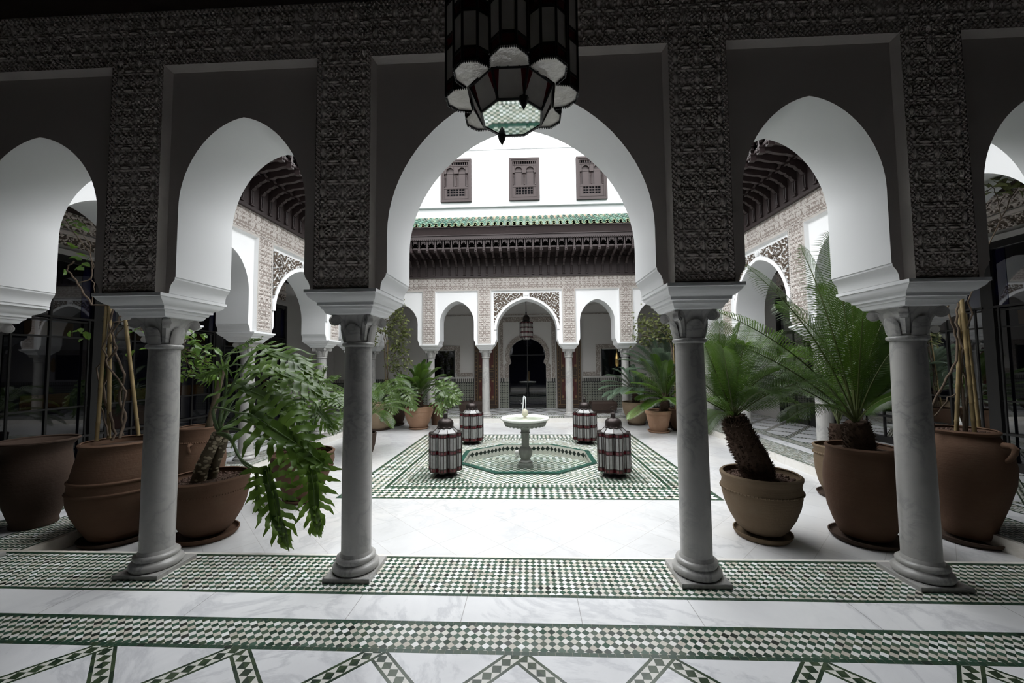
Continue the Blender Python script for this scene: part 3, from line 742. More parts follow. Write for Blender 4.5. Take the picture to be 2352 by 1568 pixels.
# shuttered windows (each its own)
def shutter(n, xc, w, z0, z1, label):
    t = thing('window_%d' % n, label, 'window', (xc, UY-.05, z0), 'wooden shutters of the upper wall', 'structure'); h = z1-z0; hw = w/2
    f = MB()
    for a, b, d in ((0, .055, .035), (.055, .09, .02), (.09, .105, .028)):
        for x0, x1, y0, y1 in ((-hw+a, -hw+b, a, h-a), (hw-b, hw-a, a, h-a), (-hw+b, hw-b, a, b), (-hw+b, hw-b, h-b, h-a)): f.box(x0, x1, -d, .049, y0, y1)
    f.build('frame', MT['wood_window'], t)
    p = MB(); iw = hw-.105
    p.box(-iw, iw, -.012, 0, .105, .17); p.box(-iw, iw, -.02, 0, .40, .46); p.box(-iw, -iw+.09, -.012, 0, .17, .40); p.box(iw-.09, iw, -.012, 0, .17, .40)
    p.box(-iw, iw, -.022, 0, h-.225, h-.195)
    # arched board with two openings
    for s in (-1, 1):
        c = s*iw/2; r = .115; zs = h-.225-.165
        pts = []
        for k in range(15):
            a = -.35 + (PI+.7)*k/14; pts.append((c+r*math.cos(a), zs+r*math.sin(a)*1.1))
        pts = sorted(pts[::-1], key=lambda q: 0) if False else pts[::-1]
        zt2 = h-.225
        for a, b in zip(pts[:-1], pts[1:]):
            x0, x1 = sorted((a[0], b[0])); p.quad((a[0], -.012, a[1]), (b[0], -.012, b[1]), (b[0], -.012, zt2), (a[0], -.012, zt2))
            p.quad((a[0], -.012, a[1]), (b[0], -.012, b[1]), (b[0], .03, b[1]), (a[0], .03, a[1]))
        xl, xr = c-iw/2, c+iw/2
        p.quad((xl, -.012, zs-.06), (c-r, -.012, zs-.06), (c-r, -.012, zt2), (xl, -.012, zt2)); p.quad((c+r, -.012, zs-.06), (xr, -.012, zs-.06), (xr, -.012, zt2), (c+r, -.012, zt2))
    p.build('panel', MT['wood_window'], t)
    b = MB(); b.box(-iw, iw, .040, .046, .17, .40, 0); b.box(-iw, iw, .040, .046, h-.195, h-.1, 0); b.box(-iw, iw, .040, .046, .40, h-.195, 1); b.build('backing', [MT['dark'], MT['wood_window']], t)
    l = MB()
    for s in (-1, 1): l.box(s*iw/2-.095, s*iw/2+.095, .016, .026, .46, .86); l.box(s*iw/2-.1, s*iw/2+.1, .012, .03, .87, .93)
    l.build('shutter_leaf', MT['wood_window'], t)
    g = MB()
    for k in range(11):
        x = -iw + 2*iw*(k+.5)/11; g.tube([(x, -.01, h-.195), (x, -.01, h-.175), (x, -.01, h-.15), (x, -.01, h-.125), (x, -.01, h-.105)], [.008, .016, .01, .016, .008], 6)
    for k in range(7):
        x = -iw+.09 + (2*iw-.18)*k/6; g.box(x-.010, x+.010, -.012, -.002, .17, .40)
    for k in range(4):
        z = .17+.23*k/3; g.box(-iw+.09, iw-.09, -.010, -.001, z-.009, z+.009)
    g.build('lattice', MT['wood_window'], t)
    c = MB()
    for x in (-iw+.02, 0, iw-.02): c.tube([(x, -.015, .47), (x, -.015, .52), (x, -.015, .62), (x, -.015, .72), (x, -.015, .78)], [.022, .012, .016, .012, .03], 8)
    c.build('colonnette', MT['wood_window'], t, smooth=50)
shutter(1, -2.08, .93, 6.44, 7.76, 'carved wooden shutter above the green roof, on the side of the bamboo vine')
shutter(2, -.02, .91, 6.44, 7.73, 'carved wooden shutter in the middle, straight above the far doorway')
shutter(3, 1.98, .91, 6.41, 7.71, 'carved wooden shutter above the green roof, on the side of the blue-green cycads')

# eaves: local u along the wall, v out over the court, w up (court face v=0)
br = MB()
prof = [(0, 4.16), (.055, 4.16), (.07, 4.185), (.05, 4.20), (.05, 4.40), (.075, 4.415), (.10, 4.45), (.115, 4.50), (.14, 4.51), (.175, 4.545), (.19, 4.59), (.22, 4.60), (.265, 4.63), (.285, 4.67), (.34, 4.675), (.40, 4.69), (.45, 4.72), (.52, 4.725), (.62, 4.75), (.70, 4.79), (.80, 4.80), (.83, 4.82), (.83, 4.90), (0, 4.90)]
zq = lambda z: z if z <= 4.40 else 4.40+(z-4.40)*.64
prof = [(a, zq(z)) for a, z in prof]
br.prism(prof, lambda p: (-.030, p[0], p[1]), lambda p: (.030, p[0], p[1]))
br.box(-.04, .04, 0, .075, 4.395, 4.42); br.box(-.038, .038, 0, .07, 4.155, 4.18)
for s in (-.02, .02): br.tube([(s, .05, 4.19), (s, .056, 4.30), (s, .05, 4.40)], .010, 6)
br.box(-.034, .034, .76, .845, 4.625, 4.72); br.box(-.042, .042, .76, .85, 4.705, 4.725)
br.sphere((0, .85, 4.665), .024, 8, 6)
def eave(side, u0, u1, ctr, N, pitch, A, label, brk_range=None):
    """A: function (u,v,w)->xyz"""
    t = thing('eave_'+side, label, 'wooden eave', (0, 0, 0), kind='structure')
    xf = lambda V: np.array([A(*p) for p in V])
    b = MB()
    b.box(u0, u1, -.02, .03, 4.12, 5.27)                                   # back board
    b.box(u0, u1, -.01, .05, 4.095, 4.14)
    b.build('back_board', MT['wood'], t, xf=xf)
    f = MB(); f.box(u0, u1, .80, .86, 4.945, 4.97); f.box(u0, u1, .80, .875, 4.97, 5.06); f.box(u0, u1, .80, .90, 5.06, 5.08)
    f.loft([[(u0, .80, 5.08), (u1, .80, 5.08), (u1, .89, 5.08), (u0, .89, 5.08)], [(u0, .80, 5.25), (u1, .80, 5.25), (u1, .96, 5.25), (u0, .96, 5.25)]]); f.box(u0, u1, -.3, .90, 5.25, 5.29)
    for k in range(N):                                                      # little dentils
        for j in range(4):
            u = ctr + (k-(N-1)/2)*pitch + (j-1.5)*pitch/4; f.box(u-.015, u+.015, .86, .885, 4.95, 4.97)
    f.build('fascia', MT['wood'], t, xf=xf)
    v = MB()                                                               # scalloped valance
    for k in range(N-1):
        c = ctr + (k-(N-1)/2+.5)*pitch; r = pitch*.375; pts = []
        for i in range(29):
            a = PI*i/28; rr = r*(1+.14*math.cos(7*2*(a-PI/2))); pts.append((c-rr*math.cos(a), 4.725+rr*math.sin(a)*1.95))
        pts = [(c-pitch/2, 4.72)] + pts + [(c+pitch/2, 4.72)]
        for a, d in zip(pts[:-1], pts[1:]):
            for vv in (.80, .835): v.quad((a[0], vv, a[1]), (d[0], vv, d[1]), (d[0], vv, 4.955), (a[0], vv, 4.955))
            v.quad((a[0], .80, a[1]), (d[0], .80, d[1]), (d[0], .835, d[1]), (a[0], .835, a[1]))
        # inner little arch between the corbels
        pts = [(c-pitch/2, 4.62), (c-pitch*.33, 4.64), (c-pitch*.30, 4.69), (c-pitch*.12, 4.71), (c, 4.76), (c+pitch*.12, 4.71), (c+pitch*.30, 4.69), (c+pitch*.33, 4.64), (c+pitch/2, 4.62)]
        pts = [(x, zq(z)) for x, z in pts]
        for a, d in zip(pts[:-1], pts[1:]):
            v.quad((a[0], .30, a[1]), (d[0], .30, d[1]), (d[0], .30, 4.72), (a[0], .30, 4.72)); v.quad((a[0], .30, a[1]), (d[0], .30, d[1]), (d[0], .34, d[1]), (a[0], .34, a[1]))
    v.build('valance', MT['wood'], t, xf=xf)
    s = MB(); s.box(u0, u1, -.01, .80, 4.72, 4.76); s.build('soffit', MT['wood'], t, xf=xf)
    first = None
    for k in range(N):
        u = ctr + (k-(N-1)/2)*pitch
        if brk_range and not (brk_range[0] <= u <= brk_range[1]): continue
        if first is None:
            o = br.build('bracket', MT['wood'], t); first = o
        else:
            o = first.copy(); COL.objects.link(o); o.parent = t
        d1 = A(0, 1, 0)-A(0, 0, 0); o.location = Vector(A(u, 0, 0)); o.rotation_euler = (0, 0, math.atan2(d1[1], d1[0])-PI/2)
    return t
AB = lambda u, v, w: np.array([u, YF-v, w]); AL = lambda u, v, w: np.array([XL+v, u, w]); AR = lambda u, v, w: np.array([XR-v, u, w]); AF = lambda u, v, w: np.array([u, YN+v, w])
eave('back', XL, XR, -.02, 39, .2225, AB, 'dark carved wooden eave with brackets under the green roof opposite')
eave('left', YN, YF, 7.3, 35, .2225, AL, 'dark carved wooden eave seen through the left pointed arch', (4.6, 9.5))
eave('right', YN, YF, 7.3, 35, .2225, AR, 'dark carved wooden eave seen through the right pointed arch', (4.6, 9.5))

# glazed barrel-tile roofs
def roof(side, u0, u1, A, label):
    xf = lambda V: np.array([A(*p) for p in V]); pit = .1757; n = int((u1-u0)/pit); mb = MB()
    rows = 5; v0, z0, v1, z1 = 1.03, 5.28, -.02, 5.86
    def prof(r, z, shift, lift):
        c = []
        for i in range(9): a = PI*i/8; c.append((-math.cos(a)*r, lift+math.sin(a)*r*.95))
        return c
    for k in range(n):
        c = u0 + pit*(k+.5); j0 = random.uniform(-.006, .006)
        for q in range(rows):                                              # cover tile, overlapping the one below
            ta, tb = q/rows-.01, (q+1)/rows+.03
            va, za, vb, zb = v0+(v1-v0)*ta, z0+(z1-z0)*ta, v0+(v1-v0)*tb, z0+(z1-z0)*tb
            A0 = [(c+j0+x, va, za+y+.012) for x, y in prof(.062, 0, 0, .018)]; B0 = [(c+j0+x, vb, zb+y) for x, y in prof(.050, 0, 0, .012)]
            mb.loft([A0, B0], 0, False, False, closed=False)
            I0 = [(c+j0+x, va, za+y+.012) for x, y in prof(.050, 0, 0, .018)]
            mb.loft([I0, A0], 2 if q == 0 else 0, False, False, closed=False)
        c2 = c+pit/2                                                       # gutter tile between
        ring = []
        for v, z in ((v0+.02, z0-.012), (v1, z1-.03)):
            ring.append([(c2-math.cos(PI*i/8)*.058, v, z+.04-math.sin(PI*i/8)*.045) for i in range(9)])
        mb.loft(ring, 0, False, False, closed=False)
        lip = [[(c2-math.cos(PI*i/8)*r, v0+.02, z0-.012+.04-math.sin(PI*i/8)*r*.78) for i in range(9)] for r in (.058, .070)]
        mb.loft(lip, 2, False, False, closed=False)
    mb.quad((u0, v0-.04, z0-.02), (u1, v0-.04, z0-.02), (u1, v1, z1-.05), (u0, v1, z1-.05), 1)
    mb.quad((u0, v1+.03, z1-.06), (u1, v1+.03, z1-.06), (u1, v1-.02, z1+.06), (u0, v1-.02, z1+.06), 1)
    o = mb.build('roof_'+side, [MT['roof'], MT['mortar'], MT['roof_edge']], xf=xf, smooth=35); struct(o, label)
roof('back', XL-.02, XR, AB, 'green glazed barrel tile roof below the shuttered wall')
roof('left', YN, YF, AL, 'green glazed barrel tile roof over the left arcade')
roof('right', YN, YF, AR, 'green glazed barrel tile roof over the right arcade')

# ================================================================== GALLERY SHELL
def ceiling(name, x0, x1, y0, y1, z, m, lab=None):
    b = MB(); b.box(x0, x1, y0, y1, z, z+.08); return struct(b.build(name, [m]), lab)
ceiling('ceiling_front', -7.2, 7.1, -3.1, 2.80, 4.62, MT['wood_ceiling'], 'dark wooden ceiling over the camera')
bm_ = MB()
bm_.box(-7, 6.9, 2.60, 2.76, 4.335, 4.45); bm_.box(-7, 6.9, 2.50, 2.76, 4.45, 4.62)
for k in range(20): x = -6.7+.7*k; bm_.box(x-.06, x+.06, -3, 2.5, 4.50, 4.62)
struct(bm_.build('trim_1', [MT['wood_ceiling']]), 'dark wooden cornice and beams above the carved frieze')
ceiling('ceiling_back', -7.2, 7.1, 11.8, 14.2, 3.66, MT['wall_grey'], 'grey gallery ceiling beyond the far arches')
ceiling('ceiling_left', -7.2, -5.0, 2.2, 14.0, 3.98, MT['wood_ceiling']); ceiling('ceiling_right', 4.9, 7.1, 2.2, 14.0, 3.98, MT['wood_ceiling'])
wbk = MB(); wbk.box(-7.2, 7.1, -3.2, -3.0, -.1, 4.7); struct(wbk.build('wall_rear', [MT['wood_ceiling']]))
for nm, x in (('rear_left', -7.1), ('rear_right', 7.0)):
    w = MB(); w.box(x-.1, x+.1, -3.0, 2.2, -.05, 4.7); struct(w.build('wall_'+nm, [MT['wood_ceiling']]))

# far gallery back wall with the horseshoe doorway
bw = MB(); YB = 13.88
HW, HZ, HR = .565, 1.95, .63
out = [(-.655, 0), (-.655, 1.50), (-.64, 1.53), (-.58, 1.58), (-.58, 1.63), (-.585, 1.66)]
for k in range(25):
    a = -.42 + (PI+.84)*k/24; out.append((-HR*math.cos(a), HZ-.08 + HR*math.sin(a)*.92))
out = [(x, z) for x, z in out[:6]] + [(x, z) for x, z in out[6:] if z > 1.66] + [(-x, z) for x, z in reversed(out[:6])]
left_half = [p for p in out if p[0] <= 0]; top = 3.66
allp = out
def arch_face(mb, pts, x0, x1, top, y, m):
    # fan of quads from the opening outline to the surrounding rectangle
    n = len(pts)
    for a, b in zip(pts[:-1], pts[1:]):
        qa = (x0 if a[0] < 0 else x1) if a[1] < 1.7 else None
        def outer(p):
            if p[1] <= 1.9: return ((x0 if p[0] < 0 else x1), p[1])
            t_ = (p[0]+HR)/(2*HR); return (x0+(x1-x0)*max(0, min(1, t_)), top)
        oa, ob_ = outer(a), outer(b)
        if oa[1] < top and ob_[1] == top: mb.add([(a[0], y, a[1]), (b[0], y, b[1]), (ob_[0], y, top), (x0 if a[0] < 0 else x1, y, top), (oa[0], y, oa[1])], [(0, 1, 2, 3, 4)], m)
        elif oa[1] == top and ob_[1] < top: mb.add([(a[0], y, a[1]), (b[0], y, b[1]), (ob_[0], y, ob_[1]), (x0 if b[0] < 0 else x1, y, top), (oa[0], y, top)], [(0, 1, 2, 3, 4)], m)
        else: mb.quad((a[0], y, a[1]), (b[0], y, b[1]), (ob_[0], y, ob_[1]), (oa[0], y, oa[1]), m)
arch_face(bw, out, -1.0, 1.0, top, YB, 0)
for a, b in zip(out[:-1], out[1:]): bw.quad((a[0], YB, a[1]), (b[0], YB, b[1]), (b[0], YB+.30, b[1]), (a[0], YB+.30, a[1]), 0)
bw.box(-7.2, -1.0, YB, YB+.3, 0, top, 0); bw.box(1.0, 7.1, YB, YB+.3, 0, top, 0)
wgb = struct(bw.build('wall_gallery_back', [MT['wall_grey']]), 'shaded back wall of the far gallery with a horseshoe doorway')
cb = MB()                                                                  # carved band round the doorway
ins = [p for p in out if p[1] > 1.0]; ins = [(-.655, 1.06)] + ins + [(.655, 1.06)]
def offs(p, d):
    x, z = p
    if z < 1.62: return (x + (d if x > 0 else -d), z)
    v = Vector((x, z-(HZ-.08))); v = v.normalized()*(v.length+d); return (v.x, HZ-.08+v.y)
for a, b in zip(ins[:-1], ins[1:]):
    A_, B_ = offs(a, .16), offs(b, .16)
    cb.quad((a[0], YB-.025, a[1]), (b[0], YB-.025, b[1]), (B_[0], YB-.025, B_[1]), (A_[0], YB-.025, A_[1]), 0)
    cb.quad((A_[0], YB-.025, A_[1]), (B_[0], YB-.025, B_[1]), (B_[0], YB, B_[1]), (A_[0], YB, A_[1]), 0)
t = NT('stucco_band'); co = t.coord(); vz = t.n('TexVoronoi'); t.l(co, vz.inputs['Vector']); vz.inputs['Scale'].default_value = 26
MT['stucco_band'] = t.done(t.prin(t.mix(t.math('GREATER_THAN', vz.outputs['Distance'], .42), (.46, .42, .385), (.27, .235, .21)), .85, .1, 0, t.bump(vz.outputs['Distance'], .6, .02)))
def hband(x0, x1, z0, z1, y=YB): cb.box(x0, x1, y-.025, y-.001, z0, z1)
hband(-.98, .98, 3.04, 3.22); hband(-3.6, 3.6, 3.285, 3.31, YB-.02); hband(-.98, -.86, 1.06, 3.04); hband(.86, .98, 1.06, 3.04)
for s in (-1, 1):                                                           # stepped frames beside the little openings
    a, b = sorted((s*1.95, s*2.52)); hband(a, b, 1.12, 1.26)
    a, b = sorted((s*2.40, s*2.56)); hband(a, b, 1.26, 2.22); a, b = sorted((s*2.56, s*3.6)); hband(a, b, 2.06, 2.22)
cb.build('carved_band', MT['stucco_band'], wgb)['label'] = 'carved stucco band framing doorway and openings'
db = MB()
for a, b in ((-7.0, -1.9), (-.98, -.66), (.66, .98), (1.9, 6.9)): db.box(a, b, YB-.03, YB-.0005, 0, 1.05)
db.build('dado', MT['dado'], wgb)['label'] = 'tile mosaic dado'
# dark glazed openings in the gallery back wall
for n, (s, x0, x1) in enumerate(((-1, -3.55, -2.62), (1, 2.62, 3.55))):
    w = thing('window_%d' % (4+n), 'dark opening with a stepped stucco frame ' + ('behind the pale terracotta pot' if s < 0 else 'near the gilded lamp'), 'window', kind='structure')
    m_ = MB(); m_.box(x0, x1, YB-.012, YB-.001, 1.12, 2.04); m_.build('pane', MT['glass_dark'], w)
    m_ = MB(); m_.box(x0-.03, x0, YB-.03, YB, 1.1, 2.06); m_.box(x1, x1+.03, YB-.03, YB, 1.1, 2.06); m_.build('frame', MT['iron'], w)
# doorway glass and the dark room behind
dg = thing('door_1', 'glazed double door inside the horseshoe doorway opposite', 'door', kind='structure')
m_ = MB(); m_.quad((-.68, YB+.12, 0), (.68, YB+.12, 0), (.68, YB+.12, 2.6), (-.68, YB+.12, 2.6)); m_.build('pane', MT['glass_dark'], dg)
m_ = MB(); m_.box(-.012, .012, YB+.10, YB+.125, .05, 2.5); m_.box(-.6, .6, YB+.10, YB+.125, 0, .10); m_.box(-.6, .6, YB+.105, YB+.125, 1.86, 1.88); m_.build('frame', MT['iron'], dg)
m_ = MB(); m_.tube([(.05, YB+.085, .95), (.05, YB+.07, 1.0), (.05, YB+.07, 1.25), (.05, YB+.085, 1.3)], .01, 8); m_.build('handle', MT['brass'], dg)
m_ = MB(); m_.box(-1.2, 1.2, 16.5, 16.6, 0, 3); m_.box(-1.3, -1.2, YB+.3, 16.6, 0, 3); m_.box(1.2, 1.3, YB+.3, 16.6, 0, 3); m_.box(-1.3, 1.3, YB+.3, 16.6, 3, 3.1)
struct(m_.build('wall_inner_room', [MT['dark']]), 'dark room behind the glazed doorway')
# painted door leaves folded against the wall
def door_leaf(name, x0, x1, lab):
    d = thing('door_leaf', lab, 'door leaf', ((x0+x1)/2, YB-.10, 0), 'painted door leaves of the far doorway', 'thing'); hw = (x1-x0)/2; H = 3.1
    b = MB(); b.box(-hw, hw, 0, .06, 0.01, H); b.build('board', MT['paint_brown'], d)
    g = MB(); r = MB()
    def fr(x, w, z0, z1, tk=.012): 
        for a in ((x-w, x+w, z0, z0+tk), (x-w, x+w, z1-tk, z1), (x-w, x-w+tk, z0, z1), (x+w-tk, x+w, z0, z1)): g.box(a[0], a[1], -.012, 0, a[2], a[3])
    fr(0, hw-.02, .05, H-.05); fr(0, hw-.10, .13, H-.12); fr(0, hw-.15, .30, 1.06); fr(0, hw-.15, 1.12, 1.30); fr(0, hw-.15, 1.36, 2.30); fr(0, hw-.15, 2.36, 2.9)
    for k in range(22):
        z = .12+k*.135
        for s in (-1, 1): g.box(s*(hw-.06)-.012, s*(hw-.06)+.012, -.008, 0, z, z+.03)
    for z0, z1 in ((.34, 1.02), (1.42, 2.26)):
        r.box(-hw+.17, hw-.17, -.006, 0, z0, z1)
        c = (z0+z1)/2; n = 24
        P = [(.15*math.cos(2*PI*k/n), -.010, c+.2*math.sin(2*PI*k/n)) for k in range(n+1)]; g.tube(P, .010, 5)
        for sx in (-1, 1):
            for sz in (-1, 1): g.box(sx*(hw-.20)-.035, sx*(hw-.20)+.035, -.011, 0, (z1-.06 if sz > 0 else z0+.06)-.04, (z1-.06 if sz > 0 else z0+.06)+.04)
    g.build('gilt_ornament', MT['paint_gold'], d)['label'] = 'ochre painted lines and medallions'; r.build('panel', MT['paint_red'], d)['label'] = 'dark red painted panels'
door_leaf('door_leaf', -1.87, -1.03, 'tall painted wooden door leaf left of the horseshoe doorway')
door_leaf('door_leaf', 1.03, 1.87, 'tall painted wooden door leaf right of the horseshoe doorway')
m_ = MB(); m_.box(-.20, .20, 13.1, 13.34, 3.59, 3.66); m_.box(-.17, .17, 13.12, 13.32, 3.575, 3.59)
tag(m_.build('ceiling_light', MT['white_fix']), 'small pale box fitting on the ceiling of the far gallery', 'ceiling fitting')

# side galleries: carved friezes above big iron-framed glass doors
def side_wall(side, x, s, wn):
    A = lambda V: np.array([(x - s*0 + s*p[1], p[0], p[2]) for p in V])    # local (u along Y, v towards the court, w up)
    w = MB(); w.box(2.2, 14.0, -.2, 0, 3.30, 4.0, 0); w.box(10.9, 14.0, -.2, 0, 0, 3.3, 0)
    for a, b in ((0, .075), (.02, .05)): w.box(2.2, 10.9, -.02, .06-a*.3, 3.30+a, 3.30+b+.005, 0)
    wall = struct(w.build('wall_gallery_'+side, [MT['wall_grey']], xf=A), side + ' gallery wall with carved friezes over iron-framed glass doors')
    f = MB(); patch(f, 2.3, 11, 3.45, 3.62, .016, vine_relief, .02, 0.002, .4); f.box(2.3, 11, 0, .03, 3.63, 3.68)
    patch(f, 2.3, 11, 3.70, 3.97, .016, lambda U, W: relief(U, W, .16), .024, .002, .16)
    f.build('carved_frieze', [MT['stucco_in'], MT['arabesque_gap']], wall, xf=A)['label'] = 'shaded carved stucco friezes'
    dk = MB(); dk.box(2.2, 11, -1.6, -1.5, -.05, 3.4); dk.box(2.2, 11, -1.5, -.05, 3.28, 3.32); dk.box(2.2, 11, -1.5, -.05, -.06, -.01); dk.box(2.1, 2.2, -1.6, -.05, -.05, 3.4); dk.box(11, 11.1, -1.6, -.05, -.05, 3.4); dk.build('dark_room', MT['dark'], wall, xf=A)
    W_ = 1.24; n0 = 2.35; ZD = 3.30
    for k in range(7):
        u0 = n0 + k*W_
        d = thing('door_%d' % wn, 'iron-framed glass door of the %s gallery, number %s from the camera' % (side, ('one', 'two', 'three', 'four', 'five', 'six', 'seven')[k]), 'glass door', kind='structure'); wn += 1
        g = MB(); g.box(u0, u0+.075, -.04, .05, 0, 3.30); g.box(u0+W_-.075, u0+W_, -.04, .05, 0, 3.30); g.box(u0, u0+W_, -.03, .04, 3.2, 3.30); g.box(u0, u0+W_, -.03, .04, 0, .12)
        for z in (.52, .98, 2.05, 2.30): g.box(u0, u0+W_, -.012, .018, z-.012, z+.012)
        for q in (.5,):
            u = u0+W_*q; g.box(u-.014, u+.014, -.012, .02, .1, 3.2)
        g.build('frame', MT['iron'], d, xf=A)
        g = MB()
        for q in (.12, .88):
            u = u0+W_*q; g.tube([(u, .06, 0.02), (u, .06, .10), (u, .06, .14), (u, .06, .18), (u, .06, 2.35)], [.02, .02, .028, .016, .016], 8); g.tube([(u, .06, .3), (u, .06, .32), (u, .06, .34)], [.016, .026, .016], 8)
        g.box(u0+.05, u0+W_-.05, .05, .07, .5, .53); g.box(u0+.05, u0+W_-.05, .05, .07, 2.33, 2.36)
        g.build('grille', MT['iron'], d, xf=A)
        g = MB(); g.quad((u0+.07, 0, .1), (u0+W_-.07, 0, .1), (u0+W_-.07, 0, 3.2), (u0+.07, 0, 3.2)); g.build('pane', MT['glass_dark'], d, xf=A)
        g = MB()
        for z in (1.0, 2.07): g.quad((u0+W_*.26, .004, z), (u0+W_*.74, .004, z), (u0+W_*.74, .004, z+.2), (u0+W_*.26, .004, z+.2))
        g.build('amber_pane', MT['glass_amber'], d, xf=A)['label'] = 'amber glass strips'
        g = MB()
        for q in (.02, .76):
            g.quad((u0+W_*q+.07, .004, 2.32), (u0+W_*(q+.2)+.02, .004, 2.32), (u0+W_*(q+.2)+.02, .004, 3.18), (u0+W_*q+.07, .004, 3.18))
        g.build('blue_pane', MT['glass_blue'], d, xf=A)['label'] = 'deep blue glass'
    return wn
wn = side_wall('left', -7.0, 1, 2); side_wall('right', 6.9, -1, wn)
# ================================================================== LANTERNS
def scallop(R, n=8, rot=0.0, k=.27):
    """star-lobed plan: list of points, five facets to a lobe"""
    r = R*k; Rc = R-r*math.cos(PI/8); P = []
    for i in range(n):
        a = rot + 2*PI*i/n
        def pt(x, y): return (x*math.cos(a)-y*math.sin(a), x*math.sin(a)+y*math.cos(a))
        va = PI/n; rv = (Rc - .10*r)/1.0
        P.append(pt(rv*math.cos(va)*.985, -rv*math.sin(va)*.985))
        for d in (-67.5, -22.5, 22.5, 67.5):
            q = math.radians(d); P.append(pt(Rc+r*math.cos(q), r*math.sin(q)))
    return P
def lantern_body(t, P, levels, mats, lead=.0058):
    """levels: [(z0,z1,'w'|'r')]"""
    n = len(P); wg = MB(); fr = MB()
    for z0, z1, kind in levels:
        g = wg if kind == 'w' else None
        if kind == 'w':
            for i in range(n): a, b = P[i], P[(i+1) % n]; wg.quad((*a, z0), (*b, z0), (*b, z1), (*a, z1))
        else:
            rb = MB()
            for i in range(n): a, b = P[i], P[(i+1) % n]; rb.quad((*a, z0), (*b, z0), (*b, z1), (*a, z1))
            rb.build('red_band', mats[1], t)['label'] = 'dark red glass band'
    zs = sorted({z for l in levels for z in l[:2]})
    for x, y in P: fr.tube([(x*1.004, y*1.004, zs[0]), (x*1.004, y*1.004, zs[-1])], lead, 5)
    for z in zs:
        R0 = [(x*.985, y*.985, z-lead) for x, y in P]; R1 = [(x*1.012, y*1.012, z-lead) for x, y in P]; R2 = [(x*1.012, y*1.012, z+lead) for x, y in P]; R3 = [(x*.985, y*.985, z+lead) for x, y in P]
        fr.loft([R0, R1, R2, R3], 0, False, False)
    wg.build('glass_panes', mats[0], t)
    return fr
def ring_oct(r, z, n=8, rot=PI/8): return [(r*math.cos(rot+2*PI*i/n), r*math.sin(rot+2*PI*i/n), z) for i in range(n)]
def floor_lantern(label, loc):
    t = thing('floor_lantern', label, 'lantern', loc, 'floor lanterns around the fountain', 'thing')
    P = scallop(.250); z0, z1 = .085, .645
    fr = lantern_body(t, P, [(z0, z0+.055, 'r'), (z0+.055, z0+.262, 'w'), (z0+.262, z0+.315, 'r'), (z0+.315, z0+.515, 'w'), (z0+.515, z1, 'r')], (MT['pane_white'], MT['pane_red']))
    fr.add([(*p, z1) for p in P], [tuple(range(len(P)))]); fr.add([(*p, z0) for p in P], [tuple(range(len(P)))])
    fr.loft([[(x, y, z1) for x, y in P], [(x*1.02, y*1.02, z1+.006) for x, y in P], [(x*1.0, y*1.0, z1+.012) for x, y in P]], 0, False, True)
    fr.build('frame', MT['iron_lamp'], t)
    b = MB(); b.lathe([(.05, 0), (.19, 0), (.185, .012), (.15, .04), (.13, .06), (.15, .085)], 8, capb=True); b.loft([ring_oct(.155, .06), ring_oct(.165, .085)], 0, False, True); b.build('base', MT['iron'], t)
    s = MB(); s.loft([ring_oct(.195, z1+.012), ring_oct(.125, .725)], 0, False, False); s.build('shoulder_panes', MT['pane_white'], t)
    s = MB()
    for a, c in zip(ring_oct(.197, z1+.012), ring_oct(.127, .727)): s.tube([a, c], .005, 5)
    s.lathe([(.125, .722), (.138, .725), (.140, .735), (.128, .742), (.122, .75)], 8); s.build('shoulder_frame', MT['iron_lamp'], t)
    d = MB(); d.lathe([(.122, .742), (.124, .775), (.120, .805), (.105, .835), (.08, .855), (.045, .868), (.036, .872)], 32, mod=lambda a, z: 1+.03*abs(math.sin(a*4))); d.build('dome', MT['iron_lamp'], t, smooth=40)
    h = MB(); h.lathe([(.036, .868), (.036, .93), (.04, .935), (.036, .94), (.0, .942)], 12)
    h.tube([(.03*math.cos(a), 0, .955+.03*math.sin(a)) for a in [2*PI*k/16 for k in range(17)]], .006, 6)
    h.tube([(.045*math.cos(a), .0, 1.0+.04*math.sin(a)) for a in [-1.2+2*PI*.72*k/16 for k in range(17)]], .005, 6); h.build('hook', MT['iron_lamp'], t, smooth=50)
    return t
fl0 = floor_lantern('red-banded glass floor lantern at the near corner of the basin, left of the fountain', (-1.25, 6.10, ZC+.001))
dup(fl0, (1.335, 6.10, ZC+.001), 'red-banded glass floor lantern at the near corner of the basin, right of the fountain', .2)
dup(fl0, (-1.19, 8.46, ZC+.001), 'red-banded glass floor lantern at the far corner of the basin, left of the fountain', .35)
dup(fl0, (1.235, 8.48, ZC+.001), 'red-banded glass floor lantern at the far corner of the basin, right of the fountain', .1)

